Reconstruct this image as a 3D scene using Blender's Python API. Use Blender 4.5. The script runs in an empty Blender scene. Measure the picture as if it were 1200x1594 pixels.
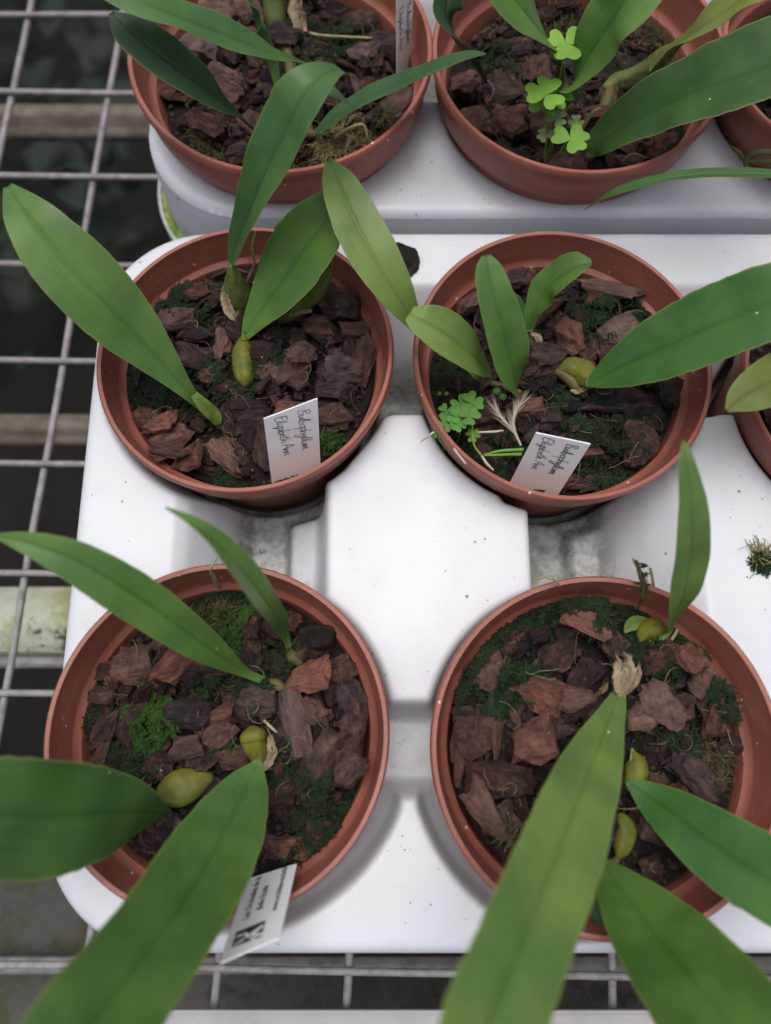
import bpy, bmesh, math, random
import numpy as np
from mathutils import Vector, Matrix, noise

random.seed(11); rng = np.random.default_rng(5)
CM = 0.01
S = bpy.context.scene
COL = S.collection
R = math.radians

# ---------------------------------------------------------------- camera
cam_d = bpy.data.cameras.new('camera'); cam = bpy.data.objects.new('camera', cam_d); COL.objects.link(cam)
cam.location = (0, 0, 27.32 * CM); cam.rotation_euler = (R(15.03), 0, 0)
cam_d.sensor_fit = 'HORIZONTAL'; cam_d.sensor_width = 36.0; cam_d.lens = 36.085
cam_d.clip_start = 0.01; cam_d.clip_end = 200
cam_d.dof.use_dof = True; cam_d.dof.focus_distance = 0.302; cam_d.dof.aperture_fstop = 7.0
S.camera = cam
# ---------------------------------------------------------------- sky, sun, exposure
SUN_EL, SUN_AZ = R(80), R(-20)
W = bpy.data.worlds.new('World'); S.world = W; W.use_nodes = True
nt = W.node_tree; bg = nt.nodes['Background']
sky = nt.nodes.new('ShaderNodeTexSky'); sky.sky_type = 'NISHITA'; sky.sun_disc = False
sky.sun_elevation = SUN_EL; sky.sun_rotation = SUN_AZ; sky.dust_density = 6; sky.air_density = 1.0; sky.ozone_density = 1.0
hs = nt.nodes.new('ShaderNodeHueSaturation'); hs.inputs['Saturation'].default_value = 0.50
nt.links.new(sky.outputs[0], hs.inputs['Color']); nt.links.new(hs.outputs[0], bg.inputs[0])
bg.inputs[1].default_value = 0.15
sd = bpy.data.lights.new('sun', 'SUN'); sd.energy = 1.0; sd.angle = R(38); sd.color = (1, 0.985, 0.98)
sun = bpy.data.objects.new('sun', sd); COL.objects.link(sun)
d = Vector((math.sin(SUN_AZ) * math.cos(SUN_EL), math.cos(SUN_AZ) * math.cos(SUN_EL), math.sin(SUN_EL)))
sun.rotation_euler = d.to_track_quat('Z', 'Y').to_euler(); sun.location = (0, 0, 2)
S.view_settings.view_transform = 'Standard'; S.view_settings.look = 'None'; S.view_settings.exposure = -0.09; S.view_settings.gamma = 1
S.render.engine = 'CYCLES'

# ---------------------------------------------------------------- helpers
def tag(o, label=None, cat=None, group=None, kind=None):
    if label: o['label'] = label
    if cat: o['category'] = cat
    if group: o['group'] = group
    if kind: o['kind'] = kind
    return o
def empty(name, loc, label, cat, group=None):
    o = bpy.data.objects.new(name, None); o.empty_display_size = .01; COL.objects.link(o)
    o.location = [c * CM for c in loc]; return tag(o, label, cat, group)
def obj(name, verts, faces, mat, parent=None, origin=None, smooth=True, uv=None, color=None, sharp=None):
    """verts in cm, world axes; one mesh object, origin given in cm"""
    v = np.asarray(verts, float).reshape(-1, 3)
    og = np.array(origin if origin is not None else ([c / CM for c in parent.location] if parent else v.mean(0)), float)
    me = bpy.data.meshes.new(name)
    me.from_pydata(((v - og) * CM).tolist(), [], faces if isinstance(faces, list) else faces.tolist())
    if smooth: me.polygons.foreach_set('use_smooth', [True] * len(me.polygons))
    if sharp: me.set_sharp_from_angle(angle=R(sharp))
    if uv is not None:
        l = me.uv_layers.new(name='UVMap'); li = np.empty(len(me.loops), np.int32); me.loops.foreach_get('vertex_index', li)
        l.data.foreach_set('uv', np.asarray(uv, float)[li].ravel())
    me.materials.append(mat)
    o = bpy.data.objects.new(name, me); COL.objects.link(o)
    if parent: o.parent = parent; o.location = [og[i] * CM - parent.location[i] for i in range(3)]
    else: o.location = (og * CM).tolist()
    if color is not None: o.color = (*color, 1)
    return o
def spline(P, n):
    """Catmull-Rom through stations (any number of columns)"""
    P = np.asarray(P, float); P = np.vstack([2 * P[0] - P[1], P, 2 * P[-1] - P[-2]]); k = len(P) - 3
    out = []
    for t in np.linspace(0, k, n):
        i = min(int(t), k - 1); f = t - i; a, b, c, e = P[i:i + 4]
        out.append(.5 * (2 * b + (c - a) * f + (2 * a - 5 * b + 4 * c - e) * f * f + (3 * b - a - 3 * c + e) * f ** 3))
    return np.array(out)
def nrm(a): return a / np.maximum(np.linalg.norm(a, axis=-1, keepdims=True), 1e-9)
def tube(P, seg=8, n=None, rough=0.0, flat=1.0, ridge=0.0):
    """P rows x,y,z,r -> verts, faces of a closed tapered tube"""
    P = np.asarray(P, float); n = n or len(P) * 5; Q = spline(P, n); Q[:, 3] = np.maximum(Q[:, 3], .006)
    T = nrm(np.gradient(Q[:, :3], axis=0)); up = np.array([0, 0, 1.]) if abs(T[:, 2]).mean() < .85 else np.array([0, 1., 0])
    s = nrm(np.cross(T, up)); u = np.cross(s, T)
    a = np.linspace(0, 2 * np.pi, seg, endpoint=False)
    rr = Q[:, 3][:, None] * (1 + rough * rng.normal(size=(n, seg)))
    rr = rr * (1 - ridge * np.abs(np.sin(2 * a + .3 + Q[:1, 0]))[None] ** 3 * 1.6) * (1 + ridge * .9 * np.sin(np.linspace(0, 9, n) + Q[0, 1]))[:, None]
    V = Q[:, None, :3] + rr[..., None] * (np.cos(a)[None, :, None] * s[:, None] + flat * np.sin(a)[None, :, None] * u[:, None])
    F = [(i * seg + j, i * seg + (j + 1) % seg, (i + 1) * seg + (j + 1) % seg, (i + 1) * seg + j) for i in range(n - 1) for j in range(seg)]
    F += [tuple(range(seg))[::-1], tuple((n - 1) * seg + j for j in range(seg))]
    return V.reshape(-1, 3), F
def lathe(prof, c, seg=96, tilt=(0, 0), zref=0):
    """closed profile of (r, z) turned round c; tilt leans it slightly"""
    a = np.linspace(0, 2 * np.pi, seg, endpoint=False); P = np.asarray(prof, float); n = len(P)
    x = P[:, 0][:, None] * np.cos(a); y = P[:, 0][:, None] * np.sin(a); z = np.repeat(P[:, 1][:, None], seg, 1)
    z = z + tilt[0] * x + tilt[1] * y
    V = np.stack([c[0] + x, c[1] + y, c[2] + z], -1).reshape(-1, 3)
    F = [(i * seg + j, i * seg + (j + 1) % seg, ((i + 1) % n) * seg + (j + 1) % seg, ((i + 1) % n) * seg + j) for i in range(n) for j in range(seg)]
    return V, F
def box(x0, x1, y0, y1, z0, z1, b=.15):
    bm = bmesh.new(); bmesh.ops.create_cube(bm, size=1)
    for v in bm.verts: v.co = Vector(((x0 + x1) / 2 + v.co.x * (x1 - x0), (y0 + y1) / 2 + v.co.y * (y1 - y0), (z0 + z1) / 2 + v.co.z * (z1 - z0)))
    bmesh.ops.bevel(bm, geom=bm.edges[:] + bm.verts[:], offset=b, segments=2, affect='EDGES')
    bm.verts.index_update(); V = [tuple(v.co) for v in bm.verts]; F = [tuple(v.index for v in f.verts) for f in bm.faces]; bm.free()
    return V, F

# ---------------------------------------------------------------- materials
class M:
    def __init__(s, name, rough=.5, spec=.5):
        s.m = bpy.data.materials.new(name); s.m.use_nodes = True; s.t = s.m.node_tree; s.b = s.t.nodes['Principled BSDF']
        s.b.inputs['Roughness'].default_value = rough; s.b.inputs['Specular IOR Level'].default_value = spec
    def n(s, typ, **kw):
        nd = s.t.nodes.new('ShaderNode' + typ)
        for k, v in kw.items():
            if k in nd.inputs.keys(): s.put(nd.inputs[k], v)
            else: setattr(nd, k, v)
        return nd
    def put(s, sock, v):
        if isinstance(v, bpy.types.NodeSocket): s.t.links.new(v, sock)
        elif isinstance(v, (tuple, list)) and len(v) == 3 and sock.type == 'RGBA': sock.default_value = (*v, 1)
        else: sock.default_value = v
    def math(s, op, a, b=0.0, c=None, clamp=False):
        nd = s.t.nodes.new('ShaderNodeMath'); nd.operation = op; nd.use_clamp = clamp
        s.put(nd.inputs[0], a); s.put(nd.inputs[1], b)
        if c is not None: s.put(nd.inputs[2], c)
        return nd.outputs[0]
    def mix(s, f, a, b, blend='MIX'):
        nd = s.t.nodes.new('ShaderNodeMix'); nd.data_type = 'RGBA'; nd.blend_type = blend
        s.put(nd.inputs[0], f); s.put(nd.inputs[6], a); s.put(nd.inputs[7], b); return nd.outputs[2]
    def ramp(s, f, stops):
        nd = s.t.nodes.new('ShaderNodeValToRGB'); e = nd.color_ramp.elements
        while len(e) < len(stops): e.new(.5)
        for q, (p, c) in zip(e, stops): q.position = p; q.color = (*c, 1) if isinstance(c, tuple) else (c, c, c, 1)
        s.put(nd.inputs[0], f); return nd.outputs[0]
    def step(s, f, a, b):
        nd = s.t.nodes.new('ShaderNodeMapRange'); nd.interpolation_type = 'SMOOTHSTEP'
        s.put(nd.inputs[0], f); nd.inputs[1].default_value = a; nd.inputs[2].default_value = b; return nd.outputs[0]
    def coord(s, kind='Object', scale=None, shift=None):
        c = s.t.nodes.new('ShaderNodeTexCoord').outputs[kind] if kind != 'Position' else s.t.nodes.new('ShaderNodeNewGeometry').outputs['Position']
        if shift is not None:
            v = s.t.nodes.new('ShaderNodeVectorMath'); v.operation = 'ADD'; s.t.links.new(c, v.inputs[0]); s.put(v.inputs[1], shift); c = v.outputs[0]
        if scale is not None:
            v = s.t.nodes.new('ShaderNodeVectorMath'); v.operation = 'MULTIPLY'; s.t.links.new(c, v.inputs[0]); v.inputs[1].default_value = scale; c = v.outputs[0]
        return c
    def noise(s, vec, scale, detail=4, rough=.55, dist=0.0):
        nd = s.t.nodes.new('ShaderNodeTexNoise'); s.put(nd.inputs['Vector'], vec); nd.inputs['Scale'].default_value = scale
        nd.inputs['Detail'].default_value = detail; nd.inputs['Roughness'].default_value = rough; nd.inputs['Distortion'].default_value = dist
        return nd.outputs[0]
    def specks(s, vec, scale, size, keep):
        """1 on sparse little spots"""
        nd = s.t.nodes.new('ShaderNodeTexVoronoi'); s.put(nd.inputs['Vector'], vec); nd.inputs['Scale'].default_value = scale
        near = s.math('LESS_THAN', nd.outputs['Distance'], size)
        sep = s.t.nodes.new('ShaderNodeSeparateColor'); s.t.links.new(nd.outputs['Color'], sep.inputs[0])
        near2 = s.math('LESS_THAN', nd.outputs['Distance'], s.math('MULTIPLY', sep.outputs[1], size))
        return s.math('MULTIPLY', s.math('MINIMUM', near, near2), s.math('GREATER_THAN', sep.outputs[0], keep))
    def bump(s, h, dist, strength=1.0):
        nd = s.t.nodes.new('ShaderNodeBump'); s.put(nd.inputs['Height'], h); nd.inputs['Distance'].default_value = dist; nd.inputs['Strength'].default_value = strength
        s.t.links.new(nd.outputs[0], s.b.inputs['Normal'])
    def col(s, c): s.put(s.b.inputs['Base Color'], c)
    def rough(s, c): s.put(s.b.inputs['Roughness'], c)
    def translucent(s, c, f):
        out = s.t.nodes['Material Output']; tr = s.t.nodes.new('ShaderNodeBsdfTranslucent'); s.put(tr.inputs[0], c)
        mx = s.t.nodes.new('ShaderNodeMixShader'); mx.inputs[0].default_value = f
        s.t.links.new(s.b.outputs[0], mx.inputs[1]); s.t.links.new(tr.outputs[0], mx.inputs[2]); s.t.links.new(mx.outputs[0], out.inputs[0])

def leaf_material(name, rough=.40, tr=.16):
    m = M(name, rough, .40); info = m.n('ObjectInfo'); uv = m.coord('UV'); sp = m.n('SeparateXYZ'); m.t.links.new(uv, sp.inputs[0])
    u = m.math('ABSOLUTE', m.math('SUBTRACT', sp.outputs[0], .5))
    oc = m.coord('Object')
    c = info.outputs['Color']
    big = m.noise(oc, 45, 3); c = m.mix(m.step(big, .3, .7), m.mix(1.0, c, (.74, .80, .78), 'MULTIPLY'), m.mix(1.0, c, (1.22, 1.14, 1.0), 'MULTIPLY'))
    streak = m.noise(m.coord('UV', (70, 1.3, 1)), 1.0, 3); c = m.mix(m.math('MULTIPLY', m.step(streak, .38, .68), .38), c, m.mix(1.0, c, (1.45, 1.3, 1.15), 'MULTIPLY'))
    c = m.mix(m.math('MULTIPLY', m.step(u, .035, .004), .32), c, m.mix(1.0, c, (.45, .5, .5), 'MULTIPLY'))
    c = m.mix(m.math('MULTIPLY', m.step(u, .470, .497), .55), c, (.27, .27, .09))
    blot = m.step(m.noise(oc, 130, 5, .7), .62, .72); c = m.mix(m.math('MULTIPLY', blot, .35), c, (.16, .15, .05))
    dust = m.step(m.noise(oc, 1500, 2), .62, .8); c = m.mix(m.math('MULTIPLY', dust, .12), c, (.5, .5, .42))
    spk = m.specks(oc, 260, .12, .95); c = m.mix(spk, c, (.62, .66, .55))
    m.col(c); m.rough(m.math('ADD', m.math('MULTIPLY', big, .22), rough - .08))
    m.bump(m.math('ADD', m.math('MULTIPLY', streak, .5), m.math('MULTIPLY', m.noise(oc, 260, 3), .35)), .00022, .8)
    m.translucent(m.mix(1.0, c, (1.3, 1.5, .6), 'MULTIPLY'), tr); return m.m
LEAF = leaf_material('waxy_leaf', .37); SMALLLEAF = leaf_material('clover_leaf', .6, .22)

def plain(name, color, rough=.6, var=.35, scale=90, bumpd=.0003, tr=0, spec=.4, dark=(.5, .5, .5)):
    m = M(name, rough, spec); oc = m.coord('Object'); n1 = m.noise(oc, scale, 5, .6)
    c = m.mix(m.math('MULTIPLY', m.step(n1, .3, .75), min(1, var * 2)), color, m.mix(1.0, color, dark, 'MULTIPLY'))
    m.col(c); m.bump(m.noise(oc, scale * 5, 4), bumpd)
    if tr: m.translucent(c, tr)
    return m.m
def bulb_mat(name, c1, c2):
    m = M(name, .55, .35); oc = m.coord('Object'); n = m.noise(m.coord('Object', (1, 1, 1)), 110, 4); c = m.mix(m.step(n, .32, .68), c1, c2)
    br = m.step(m.noise(oc, 190, 4, .7), .60, .70); c = m.mix(m.math('MULTIPLY', br, .6), c, (.12, .06, .03)); m.col(c)
    m.bump(m.noise(oc, 420, 4), .0004); m.translucent(c, .12); return m.m
BULB = {'bulb_yellow': bulb_mat('yellow_green_bulb', (.185, .185, .020), (.095, .115, .020)), 'bulb_pale': bulb_mat('pale_bulb', (.17, .19, .055), (.09, .11, .035)),
        'bulb_dark': bulb_mat('dark_green_bulb', (.06, .09, .02), (.10, .12, .03)), 'rhizome': bulb_mat('rhizome', (.16, .12, .045), (.08, .09, .03))}
ROOT = plain('dry_root', (.42, .36, .19), .8, .5, 200); PAPER = plain('papery_sheath', (.50, .40, .26), .75, .4, 260, .0006, .15, dark=(.5, .42, .35))
WISP = plain('dry_straw', (.58, .50, .38), .8, .3, 200); GRASSM = plain('green_stem', (.20, .38, .06), .5, .3, 150, tr=.1); LEAFLET = plain('young_leaflet', (.17, .25, .04), .5, .4, 180, tr=.15)

def bark_mat():
    m = M('pine_bark', .72, .35); info = m.n('ObjectInfo'); rnd = info.outputs['Random']
    cb = m.n('CombineXYZ'); m.put(cb.inputs[0], m.math('MULTIPLY', rnd, 7)); m.put(cb.inputs[1], m.math('MULTIPLY', rnd, 13)); m.put(cb.inputs[2], rnd)
    v = m.coord('Object', shift=cb.outputs[0]); vf = m.coord('Object', scale=(.42, 1.0, 2.0), shift=cb.outputs[0])
    tone = m.n('SeparateColor'); m.t.links.new(info.outputs['Color'], tone.inputs[0]); hue = tone.outputs[1]; tone = tone.outputs[0]
    fib = m.noise(vf, 620, 7, .68, .5); spot = m.noise(v, 330, 6, .65)
    f = m.math('ADD', m.math('MULTIPLY', tone, .62), m.math('ADD', m.math('MULTIPLY', m.math('SUBTRACT', fib, .5), .70), m.math('MULTIPLY', m.math('SUBTRACT', spot, .5), .95)))
    c = m.ramp(f, [(0.0, (.014, .010, .009)), (.24, (.050, .029, .026)), (.46, (.148, .077, .063)), (.68, (.27, .150, .115)), (1.0, (.46, .31, .20))])
    c = m.mix(m.step(hue, .60, 1.0), c, m.mix(1.0, c, (1.32, .98, .84), 'MULTIPLY')); c = m.mix(m.step(hue, .40, .0), c, m.mix(1.0, c, (.72, .86, 1.0), 'MULTIPLY'))
    geo = m.n('NewGeometry'); edge = m.step(geo.outputs['Pointiness'], .54, .64); c = m.mix(m.math('MULTIPLY', edge, .35), c, (.26, .13, .085))
    c = m.mix(m.math('MULTIPLY', m.step(m.noise(v, 180, 4), .55, .68), .5), c, m.mix(1.0, c, (.35, .37, .40), 'MULTIPLY'))
    c = m.mix(m.specks(v, 420, .13, .93), c, (.6, .55, .5))
    m.col(c); m.rough(m.math('ADD', m.math('MULTIPLY', spot, .35), .5)); m.bump(m.math('ADD', fib, m.math('MULTIPLY', m.noise(v, 1700, 5, .75), .5)), .0026, 1.0)
    return m.m
BARKM = bark_mat(); SOIL = plain('dark_potting_mix', (.022, .016, .014), .95, .5, 300, .002)
def moss_mat(name, a, b):
    m = M(name, .7, .25); oc = m.coord('Object'); c = m.mix(m.step(m.noise(oc, 160, 4, .7), .3, .7), a, b); m.col(c); m.translucent(c, .25); return m.m
MOSSM = {'dark': moss_mat('dark_moss', (.009, .019, .009), (.028, .046, .018)), 'mid': moss_mat('mid_moss', (.009, .024, .010), (.024, .052, .016)),
         'bright': moss_mat('bright_moss', (.018, .056, .010), (.055, .125, .018)), 'olive': moss_mat('olive_moss', (.04, .044, .018), (.15, .13, .055)), 'straw': moss_mat('straw_moss', (.16, .16, .05), (.38, .33, .15))}
def pot_mat():
    m = M('terracotta_plastic', .46, .4); oc = m.coord('Object'); c = m.mix(m.step(m.noise(oc, 35, 5, .6), .35, .7), (.31, .102, .070), (.25, .083, .060))
    sp = m.n('SeparateXYZ'); m.t.links.new(oc, sp.inputs[0]); film = m.step(m.noise(oc, 60, 5, .7), .5, .75); c = m.mix(m.math('MULTIPLY', film, .35), c, (.31, .17, .125))
    c = m.mix(m.specks(oc, 300, .2, .90), c, (.62, .5, .45)); sc = m.step(m.noise(m.coord('Object', (1, 1, 14)), 40, 4), .55, .7); c = m.mix(m.math('MULTIPLY', sc, .12), c, (.5, .25, .2))
    m.col(c); m.rough(m.math('ADD', m.math('MULTIPLY', film, .25), .40)); w = m.n('TexWave', wave_type='BANDS', bands_direction='Z'); m.t.links.new(oc, w.inputs[0]); w.inputs['Scale'].default_value = 180
    m.bump(m.math('ADD', m.math('MULTIPLY', w.outputs[1], .3), m.noise(oc, 500, 3)), .00012); return m.m
POT = pot_mat()
def tray_mat():
    m = M('white_tray_plastic', .38, .45); p = m.coord('Position'); sp = m.n('SeparateXYZ'); m.t.links.new(p, sp.inputs[0]); z = sp.outputs[2]
    c = m.mix(m.step(m.noise(p, 22, 4), .35, .7), (.665, .685, .725), (.625, .645, .685))
    grime = m.math('MULTIPLY', m.step(m.noise(p, 95, 7, .7), .50, .68), .16); c = m.mix(grime, c, (.52, .50, .46))
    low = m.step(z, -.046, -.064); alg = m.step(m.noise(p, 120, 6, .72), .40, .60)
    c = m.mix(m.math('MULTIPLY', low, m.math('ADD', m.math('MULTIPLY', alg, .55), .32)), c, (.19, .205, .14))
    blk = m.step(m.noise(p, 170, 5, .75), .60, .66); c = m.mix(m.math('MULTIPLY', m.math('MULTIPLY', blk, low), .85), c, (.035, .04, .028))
    c = m.mix(m.math('MULTIPLY', m.specks(p, 190, .20, .965), .8), c, (.12, .10, .08)); c = m.mix(m.math('MULTIPLY', m.specks(p, 430, .30, .90), m.math('MULTIPLY', m.step(m.noise(p, 30, 3), .52, .62), .6)), c, (.16, .14, .12))
    c = m.mix(m.specks(p, 60, .028, .86), c, (.14, .07, .04))
    sc = m.step(m.noise(m.coord('Position', (1, 22, 22)), 26, 3), .66, .70); c = m.mix(m.math('MULTIPLY', sc, .10), c, (.5, .5, .5))
    m.col(c); m.rough(m.math('ADD', m.math('MULTIPLY', m.noise(p, 40, 4), .25), .30)); m.bump(m.noise(p, 260, 4), .00012); return m.m
TRAY = tray_mat()
TAGM = plain('white_label_plastic', (.85, .85, .87), .42, .12, 60, .00005, dark=(.85, .85, .85)); INK = plain('pen_ink', (.10, .095, .11), .8, .5, 900, 0, dark=(2.2, 2.2, 2.2)); PRINT = plain('black_print', (.03, .03, .035), .7, .2, 200, 0)
WIRE = plain('galvanised_wire', (.31, .295, .305), .5, .6, 140, .0004, spec=.5, dark=(.6, .52, .47)); WOOD = plain('weathered_rail', (.23, .20, .165), .85, .5, 60, .001, dark=(.55, .5, .45))
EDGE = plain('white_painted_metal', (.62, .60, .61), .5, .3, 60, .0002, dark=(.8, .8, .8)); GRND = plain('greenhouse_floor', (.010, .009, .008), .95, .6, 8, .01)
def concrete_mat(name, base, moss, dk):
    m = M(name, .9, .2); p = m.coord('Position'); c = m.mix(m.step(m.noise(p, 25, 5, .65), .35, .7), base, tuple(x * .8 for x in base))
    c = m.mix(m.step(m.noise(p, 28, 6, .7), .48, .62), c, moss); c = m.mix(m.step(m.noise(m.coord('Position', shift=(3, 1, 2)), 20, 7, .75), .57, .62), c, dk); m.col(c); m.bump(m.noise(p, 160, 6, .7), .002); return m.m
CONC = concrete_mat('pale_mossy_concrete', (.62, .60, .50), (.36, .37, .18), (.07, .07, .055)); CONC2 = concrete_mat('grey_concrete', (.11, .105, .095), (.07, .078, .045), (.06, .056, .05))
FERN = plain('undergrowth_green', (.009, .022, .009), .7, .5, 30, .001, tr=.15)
TINT = {'mid': (.088, .190, .042), 'fresh2': (.066, .150, .034), 'fresh': (.082, .178, .036), 'deep': (.040, .100, .024), 'deep2': (.046, .120, .030), 'blue': (.062, .150, .046), 'green': (.048, .140, .030), 'teal': (.036, .086, .038), 'teal2': (.046, .115, .046),
        'olive': (.135, .220, .052), 'light': (.118, .208, .052), 'yellow': (.16, .21, .05), 'yellow2': (.135, .18, .04)}
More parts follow.
